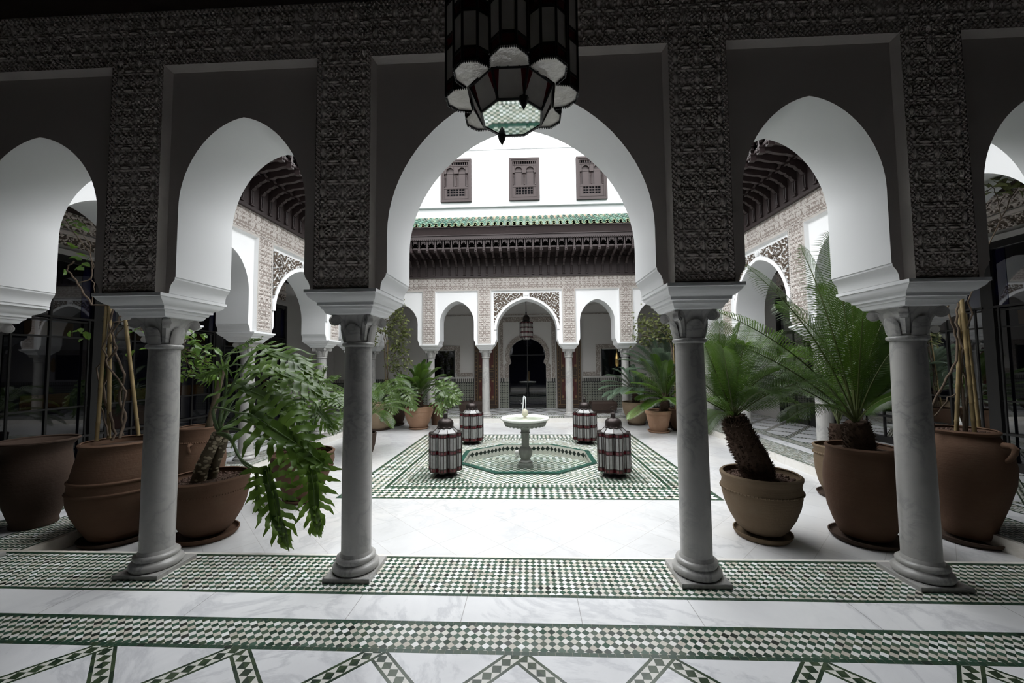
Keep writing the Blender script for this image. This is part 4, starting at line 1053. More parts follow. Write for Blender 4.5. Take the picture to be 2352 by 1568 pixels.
def pendant(label, loc, R, zb, H, ztop, mats, name='pendant_lantern'):
    t = thing(name, label, 'lantern', loc, kind='thing'); P = scallop(R, rot=PI/8*0+PI/2); k = R/.29
    lv = []; z = 0; w_, r_ = .155*k, .052*k
    for kind in 'rwrwrwr': h = w_ if kind == 'w' else r_; lv.append((z, z+h, kind)); z += h
    top = z; fr = lantern_body(t, P, lv, mats, .006*k)
    fr.add([(*p, top) for p in P], [tuple(range(len(P)))])
    # fringe under the lobes
    n = len(P)
    for i in range(n):
        a, b = P[i], P[(i+1) % n]; m = max(2, int(math.hypot(a[0]-b[0], a[1]-b[1])/(.008*k)))
        for j in range(m):
            f = (j+.5)/m; x, y = a[0]+(b[0]-a[0])*f, a[1]+(b[1]-a[1])*f; fr.box(x*1.008-.0022*k, x*1.008+.0022*k, y*1.008-.0022*k, y*1.008+.0022*k, -.014*k, 0)
    fr.loft([[(x*1.0, y*1.0, -.008*k) for x, y in P], [(x*1.02, y*1.02, -.006*k) for x, y in P], [(x*1.02, y*1.02, .006*k) for x, y in P]], 0, False, False)
    c0 = [(x, y, 0) for x, y, _ in ring_oct(R*.66, 0, 8, PI/2+PI/8)]; zc = -.10*k
    c1 = [(x, y, zc) for x, y, _ in ring_oct(R*.485, 0, 8, PI/2+PI/8)]
    for a, b in zip(c0+c0[:1], c1+c1[:1]): fr.tube([a, b], .006*k, 5)
    for i in range(8):
        fr.tube([c1[i], c1[(i+1) % 8]], .006*k, 5); fr.tube([c0[i], c0[(i+1) % 8]], .005*k, 5)
    for i in (0, 4):
        x, y, z = c1[i]; fr.lathe([(.022*k, .004*k), (.016*k, -.02*k), (.0, -.05*k)], 8, (x, y, z))
    d = MB(); fr.lathe([(R*.66, top), (R*.62, top+.06*k), (R*.5, top+.09*k)], 8)
    fr.build('frame', MT['iron'], t)
    cpz = MB()
    for i in range(8):                                                     # crumpled glass closing each lobe
        q = P[i*5:(i+1)*5] + [P[((i+1)*5) % n]]; cpz.add([(*p, -.003*k) for p in q], [tuple(range(len(q)))])
    cpz.build('lobe_glass', MT['pane_rough'], t)['label'] = 'crumpled pale glass closing the lobes'
    pn = MB(); rd = MB()
    for i in range(8):
        j = (i+1) % 8; a, b, c, e = map(Vector, (c0[i], c0[j], c1[j], c1[i]))
        a2 = a.lerp(b, .2); b2 = b.lerp(a, .2)
        pn.quad(a2, b2, c, e); rd.add([tuple(a), tuple(a2), tuple(e)], [(0, 1, 2)]); rd.add([tuple(b2), tuple(b), tuple(c)], [(0, 1, 2)])
        fr2 = None
    pn.build('lower_panes', mats[0], t); rd.build('red_corner_panes', mats[1], t)['label'] = 'red triangular corner glass'
    bt = MB(); bt.add(c1, [tuple(range(8))]); bt.build('bottom_glass', MT['mirror'], t)['label'] = 'mirror-like octagonal bottom glass'
    dm = MB(); dm.lathe([(R*.5, top+.09*k), (R*.52, top+.16*k), (R*.48, top+.24*k), (R*.3, top+.31*k), (R*.12, top+.34*k), (R*.1, top+.42*k), (R*.14, top+.44*k), (R*.05, top+.47*k)], 24, mod=lambda a, z: 1+.04*abs(math.sin(a*4))); dm.build('dome', MT['iron_lamp'], t, smooth=40)
    rd_ = MB(); L = ztop-loc[2]
    zz = top+.46*k; rd_.tube([(0, 0, zz), (0, 0, L)], .012*k+.004, 8); rd_.lathe([(.05, L-.03), (.05, L)], 12, capb=True)
    rd_.build('hanging_rod', MT['iron'], t, smooth=50)
    return t
pendant('big red and white glass pendant lantern hanging over the front gallery', (.0, 1.68, 2.78), .288, 0, 0, 4.60, (MT['pane_dim'], MT['pane_red']))
pendant('small glass pendant lantern hanging before the far horseshoe doorway', (-.02, 12.86, 2.42), .215, 0, 0, 3.66, (MT['pane_dim'], MT['pane_red']))

# ================================================================== FOUNTAIN
FZ = ZC-.17; fx, fy = -.025, 7.25
ft = thing('marble_fountain', 'pale marble pedestal fountain with a round bowl and a carved pineapple', 'fountain', (fx, fy, FZ), kind='thing')
m_ = MB(); sqr = lambda h, z: [(-h, -h, z), (h, -h, z), (h, h, z), (-h, h, z)]
m_.loft([sqr(.135, 0), sqr(.135, .055), sqr(.115, .062), sqr(.108, .085)]); m_.lathe([(.108, .085), (.112, .10), (.10, .115), (.082, .125), (.080, .14)], 32); m_.build('plinth', MT['marble_stone'], ft, smooth=35)
m_ = MB(); m_.lathe([(.080, .14), (.088, .15), (.11, .19), (.126, .24), (.130, .285), (.122, .315), (.095, .335), (.07, .345), (.066, .36)], 64, mod=lambda a, z: 1-.05*(abs(math.sin(a*9)) < .35)*(1 if .16 < z < .32 else 0)); m_.build('fluted_vase', MT['marble_stone'], ft, smooth=50)
m_ = MB(); m_.lathe([(.066, .345), (.068, .40), (.070, .55), (.074, .60), (.082, .605), (.085, .615), (.078, .625), (.078, .66), (.10, .69)], 8); m_.lathe([(.08, .598), (.09, .605), (.09, .618), (.08, .625)], 32); m_.build('shaft', MT['marble_stone'], ft, smooth=30)
m_ = MB(); m_.lathe([(.075, .66), (.10, .69), (.17, .705), (.27, .728), (.34, .752), (.385, .785), (.40, .815), (.395, .835)], 64); 
for k in range(26):
    a = 2*PI*k/26; m_.sphere((.345*math.cos(a), .345*math.sin(a), .765), .036, 8, 6, 0, (1, 1, .9))
m_.build('bowl', MT['marble_stone'], ft, smooth=60)
m_ = MB(); m_.lathe([(.39, .832), (.425, .842), (.443, .856), (.447, .872), (.440, .886), (.42, .892), (.39, .886), (.37, .86), (.2, .80), (.0, .78)], 64); m_.build('rim', MT['marble_rim'], ft, smooth=60)
t = NT('bowl_water'); co = t.coord(); MT['bowl_water'] = t.done(t.prin(t.ramp(t.noise(co, 5, 3), [(.35, (.42, .46, .36)), (.65, (.6, .63, .55))]), .06, .5))
m_ = MB(); m_.lathe([(.405, .868), (.0, .868)], 48); m_.build('bowl_water', MT['bowl_water'], ft)['label'] = 'greenish water filling the bowl'
m_ = MB(); m_.lathe([(.045, .86), (.045, .885), (.03, .89), (.028, .91)], 20)
def pine(a, z): return 1+.07*math.sin(a*8+z*160)*1 + .0*math.sin(a*8-z*160)
m_.lathe([(.028, .908), (.042, .918), (.052, .94), (.055, .965), (.052, .99), (.042, 1.015), (.025, 1.035), (.008, 1.044)], 48, mod=lambda a, z: 1+.06*max(math.sin(a*7+z*190), math.sin(a*7-z*190))); 
m_.build('pineapple', simple('cream_stone', (.50, .475, .38), .5, .3, var=.12), ft, smooth=60)
m_ = MB(); m_.tube([(.012, 0, 1.04), (.014, 0, 1.12), (.012, 0, 1.20), (.004, 0, 1.255), (-.012, 0, 1.268), (-.024, 0, 1.24), (-.03, 0, 1.16), (-.036, 0, 1.06), (-.04, .01, 1.0)], [.006, .006, .008, .014, .016, .012, .010, .010, .006], 8)
for k in range(10): m_.sphere((random.uniform(-.09, -.02), random.uniform(-.03, .03), random.uniform(.93, 1.2)), .004, 6, 4)
tag(m_.build('water_jet', MT['jet'], None, smooth=60, loc=(fx, fy, FZ)), 'thin white arc of water leaping from the stone pineapple', 'water jet')

# ================================================================== POTS
def pot_mesh(t, prof, mat, soil_z, soilmat, extra=None, n=48, thick=.022, soilname='soil', pebbles=0, label=None):
    b = MB(); rim_r, rim_z = prof[-1]
    inner = [(max(.03, r-thick), z) for r, z in reversed(prof) if z > soil_z-.06]
    b.lathe(list(prof)+[(prof[-1][0]-thick*.4, prof[-1][1]+.006)]+inner, n, capb=True)
    if extra: extra(b)
    b.build('pot', mat, t, smooth=50)
    def r_at(z):
        for (r0, z0), (r1, z1) in zip(prof[:-1], prof[1:]):
            if z0 <= z <= z1 and z1 > z0: return r0+(r1-r0)*(z-z0)/(z1-z0)-thick
        return prof[-1][0]-thick
    R = r_at(soil_z); s = MB()
    pr = [(R+.004, soil_z), (R*.6, soil_z+.012), (0, soil_z+.018)]; s.lathe(pr, 24)
    s.build(soilname if not pebbles else 'soil', soilmat, t, smooth=60)
    if pebbles:
        p = MB()
        for k in range(pebbles):
            rr = R*math.sqrt(random.random())*.96; a = random.random()*2*PI
            p.sphere((rr*math.cos(a), rr*math.sin(a), soil_z+.012), random.uniform(.010, .017), 6, 4, 0, (1, random.uniform(.7, 1), .75))
        o = p.build('pebbles', MT['pebble'], t, smooth=80); o['label'] = 'brown clay pebbles'; o['kind'] = 'stuff'
def saucer(label, loc, r, mat, h=.05):
    b = MB(); b.lathe([(r*.84, 0), (r*.9, .004), (r*.97, h*.5), (r, h*.85), (r*1.0, h), (r*.96, h), (r*.92, h*.55), (r*.86, h*.35), (0, h*.3)], 44, capb=True)
    return tag(b.build('plant_saucer', mat, None, smooth=45, loc=loc), label, 'plant saucer', 'clay saucers under the pots')
def ringband(b, r, z, w=.012, n=48): b.lathe([(r-.004, z-w), (r+.008, z-w*.6), (r+.012, z), (r+.008, z+w*.6), (r-.004, z+w)], n)
def beads(b, r, z, n, rad=.009):
    for k in range(n):
        a = 2*PI*k/n; b.sphere((r*math.cos(a), r*math.sin(a), z), rad, 6, 4, 0, (1, 1, 1.3))
def handle(b, r, z, a, s=1):
    c, n_ = math.cos(a), math.sin(a); P = []
    for dr, dz in ((-.01, .03), (.045, .035), (.07, .015), (.06, -.03), (.03, -.08), (-.01, -.12)): P.append(((r+dr*s)*c, (r+dr*s)*n_, z+dz*s))
    b.tube(P, [.030*s, .028*s, .024*s, .022*s, .022*s, .016*s], 8)

# ------------------------------------------------------------------ plant helpers
def bez(P0, P1, P2, t): return P0*(1-t)**2 + P1*2*t*(1-t) + P2*t*t
def frond(t, P0, P1, P2, mat, ll=.2, n=46, keel=.35, rib=.008, up=None, wl=.011, org=Vector((0, 0, 0)), start=.14, droop=.15):
    P0, P1, P2 = P0-org, P1-org, P2-org; mb = MB()
    K = 16; pts = [bez(P0, P1, P2, k/K) for k in range(K+1)]
    mb.tube(pts, [rib*(1-.8*k/K) for k in range(K+1)], 5, 1)
    V = []; F = []; upv = Vector(up) if up else None
    for i in range(n):
        t_ = start + (1-start)*(i+.5)/n; p = bez(P0, P1, P2, t_); tg = (bez(P0, P1, P2, min(1, t_+.02)) - bez(P0, P1, P2, t_-.02)).normalized()
        u = upv or Vector((0, 0, 1)); s = tg.cross(u)
        if s.length < .15: s = tg.cross(Vector((0, 1, 0.2)))
        s.normalize(); nn = s.cross(tg).normalized()
        x = (t_-start)/(1-start)
        L = ll*(.30+.70*min(1, x/.22))*(1 if x < .72 else max(.30, 1-((x-.72)/.28)**1.6*.8))*random.uniform(.93, 1.05)
        ang = math.radians(72-38*x**1.3)
        for sg in (1, -1):
            d = (tg*math.cos(ang) + s*sg*math.sin(ang)*(1-.0) + nn*keel).normalized()
            wv = (tg - d*tg.dot(d)).normalized()*wl*.5
            q0 = p; q1 = p+d*L*.45; q2 = p+d*L*.8 - nn*L*droop*.35 - Vector((0, 0, L*.05)); q3 = p+d*L - nn*L*droop - Vector((0, 0, L*.12))
            o = len(V); V += [q0-wv*.7, q0+wv*.7, q1-wv, q1+wv, q2-wv*.75, q2+wv*.75, q3]
            F += [(o, o+1, o+3, o+2), (o+2, o+3, o+5, o+4), (o+4, o+5, o+6)]
    mb.add([tuple(v) for v in V], F, 0)
    return mb.build('frond', [mat, MT['rachis']], t)
def shaggy_trunk(t, P, R, org=Vector((0, 0, 0)), spikes=520, mat='bark'):
    P = [Vector(p)-org for p in P]; mb = MB(); mb.tube(P, R, 14)
    L = len(P)-1
    for k in range(spikes):
        f = random.random()*L; i = min(int(f), L-1); g = f-i; p = P[i].lerp(P[i+1], g); r = R[i]+(R[i+1]-R[i])*g
        tg = (P[i+1]-P[i]).normalized(); x = tg.orthogonal().normalized(); y = tg.cross(x); a = random.random()*2*PI
        d = x*math.cos(a)+y*math.sin(a); c = p+d*r*.9; tip = p+d*(r+random.uniform(.010, .030))+tg*random.uniform(.005, .04)+tg.cross(d)*random.uniform(-.02, .02); sd = tg.cross(d)*random.uniform(.006, .011)
        mb.add([tuple(c-sd), tuple(c+sd), tuple(tip), tuple(c-tg*.012)], [(0, 1, 2), (0, 2, 3), (1, 3, 2)])
    return mb.build('trunk', MT[mat], t)
def lobed_leaf(t, B, T, N, mat, width=.8, nl=9, org=Vector((0, 0, 0)), droop=.18, cup=.18, seed=0):
    """deeply cut philodendron blade from base B to tip T; N is the way its upper face looks"""
    rd = random.Random(seed*13+5); B, T = B-org, T-org; X = T-B; L = X.length; X.normalize(); N = Vector(N); N = (N-X*N.dot(X)).normalized(); Y = N.cross(X)
    mb = MB()
    def surf(x, y):
        z = cup*abs(y) - .55*y*y - droop*(x-.35)**2 + .012*math.sin(13*x+9*abs(y)) 
        return B + X*(x*L) + Y*(y*L) + N*(z*L) - Vector((0, 0, .10*L*(x*x*.5+y*y)))
    for sg in (1, -1):
        for i in range(nl):
            f = i/(nl-1); x0 = .01 + .80*f; sp = .80/(nl-1)
            ang = math.radians(118-88*f**.8 + rd.uniform(-5, 5)); ln = width*.5*(.70+.5*math.sin(PI*min(1, .2+.6*f)))*(1-.5*f**2)*rd.uniform(.85, 1.12)
            st = 14; V = []; F = []; cx, cy_, an = x0, .006, ang; tw = rd.uniform(-.05, .05)
            for k in range(st+1):
                g = k/st
                tooth = 1 + (.55*((g*3.6+.3*i) % 1.0) - .25)*(1 if g > .22 else 0)
                hw = sp*(.62-1.0*g if g < .2 else .335*tooth*(1.25-.35*g))*(1 - max(0, (g-.62)/.38)**1.4); hw = max(hw, .0018)
                dx, dy = math.sin(an)*hw, -math.cos(an)*hw
                wob = N*(L*(tw*g + .02*math.sin(9*g+i)))
                a = surf(cx-dx, sg*max(.004, cy_-dy))+wob; b = surf(cx+dx, sg*max(.004, cy_+dy))+wob; m = surf(cx, sg*cy_)-N*(.014*L*(1-g))+wob
                V += [a, m, b]
                if k:
                    o = 3*(k-1); F += [(o, o+1, o+4, o+3), (o+1, o+2, o+5, o+4)]
                an -= math.radians(26)/st; cx += math.cos(an)*ln/st; cy_ += math.sin(an)*ln/st
            mb.add([tuple(v) for v in V], F, 0)
    V = []; F = []                                                         # web along the midrib and the end lobe
    for k in range(13):
        x = -.03 + 1.03*k/12; hw = .075*math.sin(PI*min(1, .25+.6*k/12))*(1-max(0, (k-9)/3)**2*.9) if k < 12 else .003
        V += [surf(x, -hw), surf(x, 0)-N*.008*L, surf(x, hw)]
        if k: o = 3*(k-1); F += [(o, o+1, o+4, o+3), (o+1, o+2, o+5, o+4)]
    mb.add([tuple(v) for v in V], F, 0)
    mb.tube([surf(x/8, 0)+N*.002 for x in range(9)], [.006*L*(1.2-x/8) for x in range(9)], 5, 1)
    return mb.build('leaf', [mat, MT['petiole']], t, smooth=70)
def stalk(t, pts, r0=.013, r1=.007, org=Vector((0, 0, 0)), mat='petiole', name='leaf_stalk'):
    P = [Vector(p)-org for p in pts]; Q = []
    for i in range(len(P)-1):                                             # Catmull-Rom smoothing
        p0 = P[max(i-1, 0)]; p1 = P[i]; p2 = P[i+1]; p3 = P[min(i+2, len(P)-1)]
        for k in range(5):
            s = k/5; Q.append(.5*((2*p1)+(p2-p0)*s+(2*p0-5*p1+4*p2-p3)*s*s+(3*p1-p0-3*p2+p3)*s**3))
    Q.append(P[-1]); n = len(Q)
    mb = MB(); mb.tube(Q, [r0+(r1-r0)*i/(n-1) for i in range(n)], 7); return mb.build(name, MT[mat], t, smooth=80)
def small_leaves(mb, pts, n, spread, size, m=0, flat=.5):
    for k in range(n):
        p = Vector(random.choice(pts)) + Vector((random.gauss(0, spread), random.gauss(0, spread), random.gauss(0, spread)))
        d = Vector((random.gauss(0, 1), random.gauss(0, 1), random.gauss(-.3, .7))).normalized(); u = Vector((random.gauss(0, flat), random.gauss(-.3, flat), 1)); s = d.cross(u).normalized(); nn = s.cross(d)
        L = size*random.uniform(.6, 1.25); w = L*.33
        V = [p, p+d*L*.35+s*w+nn*L*.08, p+d*L*.75+s*w*.7+nn*L*.04, p+d*L-nn*L*.12, p+d*L*.75-s*w*.7+nn*L*.04, p+d*L*.35-s*w+nn*L*.08, p+d*L*.5]
        mb.add([tuple(v) for v in V], [(0, 1, 6), (1, 2, 6), (2, 3, 6), (3, 4, 6), (4, 5, 6), (5, 0, 6)], m)
def wander(P, amp=.02, seg=6):
    P = [Vector(p) for p in P]; out = []
    for a, b in zip(P[:-1], P[1:]):
        for k in range(seg): out.append(a.lerp(b, k/seg)+Vector((random.gauss(0, amp), random.gauss(0, amp), random.gauss(0, amp*.6))))
    out.append(P[-1]); return out
def cane(t, a, b, r, org):
    a, b = Vector(a)-org, Vector(b)-org; mb = MB(); L = (b-a).length; n = max(3, int(L/.17)); pts = []; R = []; 
    for k in range(n):
        for f, q in ((0, 1.16), (.06, 1.0), (.94, 1.0)): pts.append(a.lerp(b, (k+f)/n)); R.append(r*q)
    pts.append(b); R.append(r); mb.tube(pts, R, 8); return mb.build('bamboo_cane', MT['bamboo'], t, smooth=60)
# ================================================================== POTTED PLANTS, FRONT LEFT
ORG = lambda x, y, z=ZC: Vector((x, y, z))
# wide-mouthed clay jar in the corner of the left gallery
o = ORG(-4.99, 3.86, 0.0)
t = thing('clay_jar', 'large wide-lipped dark clay jar filled with sandy soil, no plant', 'jar', o, kind='thing')
pot_mesh(t, [(.165, 0), (.172, .02), (.165, .05), (.20, .16), (.245, .33), (.262, .48), (.255, .62), (.24, .72), (.243, .78), (.275, .825), (.30, .845), (.30, .858)], MT['tc_dark'], .80, MT['sand'])
# tall two-banded pot with bamboo canes and a twisted vine
o = ORG(-4.08, 3.86, ZC+.045); saucer('clay saucer under the two-banded pot', (o.x, o.y, ZC), .30, MT['tc_dark'])
t = thing('potted_vine', 'tall two-banded terracotta pot with three bamboo canes and a twisted bare vine', 'potted plant', o, kind='thing')
pot_mesh(t, [(.215, 0), (.235, .03), (.29, .13), (.345, .25), (.378, .36), (.385, .44), (.375, .55), (.345, .70), (.318, .82), (.308, .88), (.318, .90), (.322, .915), (.312, .925)], MT['tc_red'], .87, MT['soil'],
         extra=lambda b: (ringband(b, .383, .47, .016), ringband(b, .374, .575, .016)))
Yp = o.y
for a, b in (((222, 1012), (246, 690)), ((250, 1006), (253, 690)), ((318, 1000), (288, 735))): cane(t, at(*a, Yp+random.uniform(-.06, .06)), at(*b, Yp), .016, o)
sm = MB()
for path, r in ((((262, 1008), (255, 960), (240, 900), (246, 840), (268, 800), (250, 740), (262, 700), (212, 700), (180, 650), (152, 620), (170, 600)), .013),
                (((275, 1005), (288, 960), (272, 915), (286, 860), (262, 800), (258, 760), (282, 720), (276, 695)), .014),
                (((282, 1000), (278, 950), (290, 900), (250, 840), (238, 800), (262, 740), (300, 735), (325, 745)), .010),
                (((250, 1000), (232, 930), (222, 860), (240, 800), (268, 770), (285, 745), (330, 760)), .008),
                (((180, 650), (210, 640), (214, 600), (190, 560), (165, 525), (150, 505)), .006), (((212, 700), (216, 660), (212, 625), (205, 560), (190, 535)), .005)):
    P = wander([at(x, y, Yp+random.uniform(-.05, .05)) - o for x, y in path], .007, 4); sm.tube(P, [r*(1-.45*k/len(P)) for k in range(len(P))], 6)
sm.build('vine_stem', MT['stem'], t, smooth=80)['label'] = 'twisted brown vine stems'
lf = MB()
def spray(pix, Y, n, sp, size, m=0):
    pts = [at(x, y, Y)-o for x, y in pix]; small_leaves(lf, pts, n, sp, size, m)
spray([(150, 508), (165, 515), (180, 530), (200, 540), (175, 580), (190, 600), (205, 615), (160, 625)], 3.9, 22, .035, .085)
spray([(170, 765), (185, 755), (195, 768)], 3.8, 6, .02, .08); spray([(290, 780), (300, 800), (325, 760)], 3.9, 8, .03, .08)
back = [(420, 760), (440, 775), (455, 790), (430, 800), (465, 810), (445, 830), (480, 835), (425, 845), (450, 855), (415, 780), (475, 860), (430, 865)]
spray(back, 4.25, 150, .06, .085)
lf.build('foliage', MT['vine'], t)
sm2 = MB()
for k in range(7):
    P = wander([at(300, 745, 3.9)-o, at(360, 760+random.randint(-20, 20), 4.1)-o, at(*random.choice(back), 4.25)-o, at(*random.choice(back), 4.25)-o], .02, 4); sm2.tube(P, .004, 5)
sm2.build('trailing_stem', MT['stem'], t)
# jar with handles further back, holding a leaning trunk
o = ORG(-4.72, 5.55, ZC)
t = thing('handled_jar', 'terracotta jar with a corded neck and small lugs, half hidden behind the philodendron', 'jar', o, kind='thing')
pot_mesh(t, [(.20, 0), (.235, .05), (.29, .20), (.315, .36), (.305, .50), (.275, .62), (.262, .70), (.258, .78), (.268, .815), (.272, .83), (.262, .84)], MT['tc_red'], .80, MT['soil'],
         extra=lambda b: (beads(b, .272, .645, 64, .010), handle(b, .285, .60, -1.25, .8), handle(b, .285, .60, 1.2, .8), handle(b, .285, .6, 2.8, .8)))
tr = MB(); P = [at(478, 985, 5.5)-o, at(492, 930, 5.45)-o, at(504, 880, 5.4)-o, at(512, 845, 5.35)-o]; tr.tube(P, [.045, .042, .04, .035], 10); tr.build('trunk', MT['bark_pale'], t, smooth=80)
for k, (a, b, c) in enumerate((((512, 845), (540, 800), (600, 770)), ((512, 845), (500, 800), (470, 800)), ((512, 850), (560, 840), (640, 850)))):
    B, T = at(*b, 5.3), at(*c, 5.2); s_ = stalk(t, [at(*a, 5.35), at((a[0]+b[0])/2, (a[1]+b[1])/2-8, 5.3), B], .014, .008, o); lobed_leaf(s_, B, T, (0, -.5, .8), MT['philo'], .8, 8, o, seed=60+k)

# big philodendron in the wide bowl
o = ORG(-3.22, 3.93, ZC+.05); saucer('clay saucer under the wide bowl of the big philodendron', (o.x, o.y, ZC), .275, MT['tc_red'], .055)
t = thing('potted_philodendron', 'big split-leaf philodendron with scarred trunks in a wide terracotta bowl', 'potted plant', o, kind='thing')
pot_mesh(t, [(.17, 0), (.19, .012), (.235, .07), (.29, .17), (.33, .28), (.350, .39), (.352, .46), (.350, .50), (.362, .52), (.364, .54), (.352, .55)], MT['tc_red'], .49, MT['soil'], pebbles=420,
         extra=lambda b: (beads(b, .352, .42, 90, .006),))
def scar_trunk(pix, Y, R, n):
    P = [at(x, y, Yy)-o for (x, y), Yy in zip(pix, Y)]; mb = MB(); mb.tube(P, R, 12, 0)
    for k in range(n):
        f = random.random()*(len(P)-1); i = int(f); g = f-i; p = P[i].lerp(P[i+1], g); r = R[i]+(R[i+1]-R[i])*g; tg = (P[i+1]-P[i]).normalized(); x = tg.orthogonal().normalized(); y = tg.cross(x)
        a = random.random()*2*PI; d = x*math.cos(a)+y*math.sin(a); s = tg.cross(d); c = p+d*(r+.003); q = random.uniform(.012, .020)
        V = [c+s*q*math.cos(2*PI*j/8)*1.25+tg*q*.8*math.sin(2*PI*j/8)-d*.004*(1) for j in range(8)]+[c+d*.006]
        mb.add([tuple(v) for v in V], [(j, (j+1) % 8, 8) for j in range(8)], 1)
    mb.build('trunk', [MT['bark_pale'], MT['scar']], t, smooth=60)
scar_trunk([(455, 1105), (466, 1068), (484, 1030), (502, 995)], [3.88, 3.88, 3.88, 3.9], [.066, .058, .052, .05], 70)
scar_trunk([(485, 1100), (496, 1060), (512, 1020), (516, 985)], [3.98, 3.98, 3.96, 3.94], [.048, .042, .04, .036], 45)
CR = lambda dx=0, dy=0: at(502+dx, 985+dy, 3.9)
def pleaf(path, tip, N, w=.8, nl=9, Yp=(3.9, 3.85), Yt=3.75, mat='philo', r0=.016, droop=.18, cup=.18):
    global _pl; _pl += 1
    k = len(path); pts = [at(x, y, Yp[0]+(Yp[1]-Yp[0])*i/(k-1)) for i, (x, y) in enumerate(path)]
    s_ = stalk(t, pts, r0, .008, o); lobed_leaf(s_, pts[-1], at(*tip, Yt), N, MT[mat], w, nl, o, droop, cup, _pl)
_pl = 0
pleaf([(502, 992), (512, 930), (545, 865), (592, 796)], (738, 848), (.25, -.35, .9), .85, 10, (3.9, 3.9), 3.8)
pleaf([(500, 990), (508, 940), (519, 890), (521, 842)], (452, 868), (-.1, -.85, .45), 1.25, 9, (3.9, 3.85), 3.75)
pleaf([(505, 985), (528, 930), (575, 868), (612, 835)], (782, 908), (.2, -.25, .95), .75, 10, (3.95, 4.2), 4.1)
pleaf([(498, 985), (489, 945), (500, 936), (548, 948), (575, 950)], (760, 1062), (-.1, -.75, .65), .62, 10, (3.85, 3.6), 3.45, r0=.017)
pleaf([(500, 990), (550, 965), (610, 985), (690, 1030), (716, 1062)], (728, 1232), (.05, -.95, .25), .70, 9, (3.85, 3.55), 3.5)
pleaf([(500, 995), (528, 1002), (550, 1050), (592, 1078), (612, 1078)], (655, 1262), (-.15, -.95, .3), .72, 9, (3.8, 3.5), 3.42)
pleaf([(500, 995), (530, 1010), (556, 1060), (590, 1085)], (594, 1190), (-.3, -.9, .1), .6, 8, (3.85, 3.65), 3.6)
pleaf([(504, 990), (570, 940), (660, 920), (770, 914)], (815, 950), (.3, -.4, .85), .9, 9, (3.9, 4.1), 4.05)
pleaf([(502, 985), (510, 950), (520, 900), (540, 880)], (668, 935), (.0, -.55, .8), .75, 9, (3.95, 4.0), 3.85)
pleaf([(500, 990), (540, 985), (620, 1010), (668, 1040)], (748, 1128), (.25, -.8, .45), .62, 9, (3.95, 3.8), 3.75)
pleaf([(500, 990), (530, 940), (580, 915), (622, 900)], (712, 985), (.1, -.4, .85), .8, 9, (4.0, 4.25), 4.25)

# reddish pot just behind, bushy plant
o = ORG(-2.85, 4.98, ZC+.04); saucer('clay saucer under the reddish pot behind the drooping leaves', (o.x, o.y, ZC), .23, MT['tc_red'])
t = thing('potted_philodendron', 'bushy dark philodendron in a reddish tapered pot behind the drooping leaves', 'potted plant', o, kind='thing')
pot_mesh(t, [(.175, 0), (.19, .02), (.27, .18), (.335, .34), (.368, .45), (.365, .50), (.358, .53), (.37, .545), (.372, .56), (.36, .568)], MT['tc_red'], .50, MT['soil'], extra=lambda b: beads(b, .35, .37, 70, .008))
tk = MB(); tk.tube([at(708, 1055, 4.98)-o, at(708, 1020, 4.98)-o], [.11, .10], 12); 
for k in range(70):
    a = random.random()*2*PI; z = .50+random.random()*.16; tk.sphere((.10*math.cos(a), .10*math.sin(a), z), .02, 6, 4)
tk.build('trunk', MT['bark'], t, smooth=70)
for k, (b, tip) in enumerate((((655, 905), (612, 872)), ((690, 880), (712, 815)), ((735, 880), (778, 862)), ((745, 915), (800, 915)), ((660, 935), (612, 945)), ((720, 925), (770, 985)), ((680, 935), (640, 985)), ((700, 900), (690, 965)), ((725, 895), (745, 840)), ((670, 890), (650, 835)))):
    Y = 4.98 + random.uniform(-.25, .3); B = at(*b, Y); s_ = stalk(t, [at(708, 1020, 4.98), at((708+b[0])/2, 960, (4.98+Y)/2), B], .013, .008, o)
    lobed_leaf(s_, B, at(*tip, Y-.12), (random.uniform(-.2, .2), -.55, .8), MT['philo'] if k % 3 else MT['philo_lit'], .95, 9, o, seed=80+k)
# cycad hidden for the most part behind the second column
o = ORG(-3.15, 7.55, ZC)
t = thing('potted_cycad', 'cycad whose low feathery fronds fan out on both sides of a marble column', 'potted plant', o, kind='thing')
pot_mesh(t, [(.14, 0), (.16, .02), (.2, .16), (.22, .30), (.225, .36), (.23, .38), (.22, .39)], MT['tc_dark'], .34, MT['soil'])
shaggy_trunk(t, [o+Vector((0, 0, .33)), o+Vector((0, 0, .62))], [.10, .085], o, 160)
for k in range(18):
    a = 2*PI*k/18+.1; h = random.uniform(-.05, .75); R = random.uniform(.85, 1.1); c = o+Vector((0, 0, .62)); e = c+Vector((R*math.cos(a), R*math.sin(a), h-.1)); frond(t, c, c+Vector((R*.5*math.cos(a), R*.5*math.sin(a), h+.35)), e, MT['cycad'], .2, 40, org=o, wl=.012)

# ================================================================== FRONT RIGHT
# beaded bowl with the leaning cycad
o = ORG(2.335, 4.05, ZC+.055); saucer('clay saucer under the beaded bowl of the leaning cycad', (o.x, o.y, ZC), .255, MT['tc_tan'], .055)
t = thing('potted_cycad', 'cycad with a shaggy leaning trunk in a beaded brown bowl', 'potted plant', o, kind='thing')
pot_mesh(t, [(.165, 0), (.185, .01), (.225, .05), (.285, .16), (.325, .27), (.343, .36), (.345, .43), (.338, .47), (.345, .50), (.355, .525), (.356, .545), (.345, .555)], MT['tc_tan'], .49, MT['soil'], pebbles=520, extra=lambda b: (ringband(b, .343, .405, .012), beads(b, .353, .405, 70, .008)))
shaggy_trunk(t, [at(1742, 1100, 4.05), at(1732, 1060, 4.03), at(1710, 1020, 4.0), at(1690, 975, 3.97), at(1686, 955, 3.97)], [.15, .145, .135, .115, .08], o, 1500)
C = at(1687, 958, 3.97)
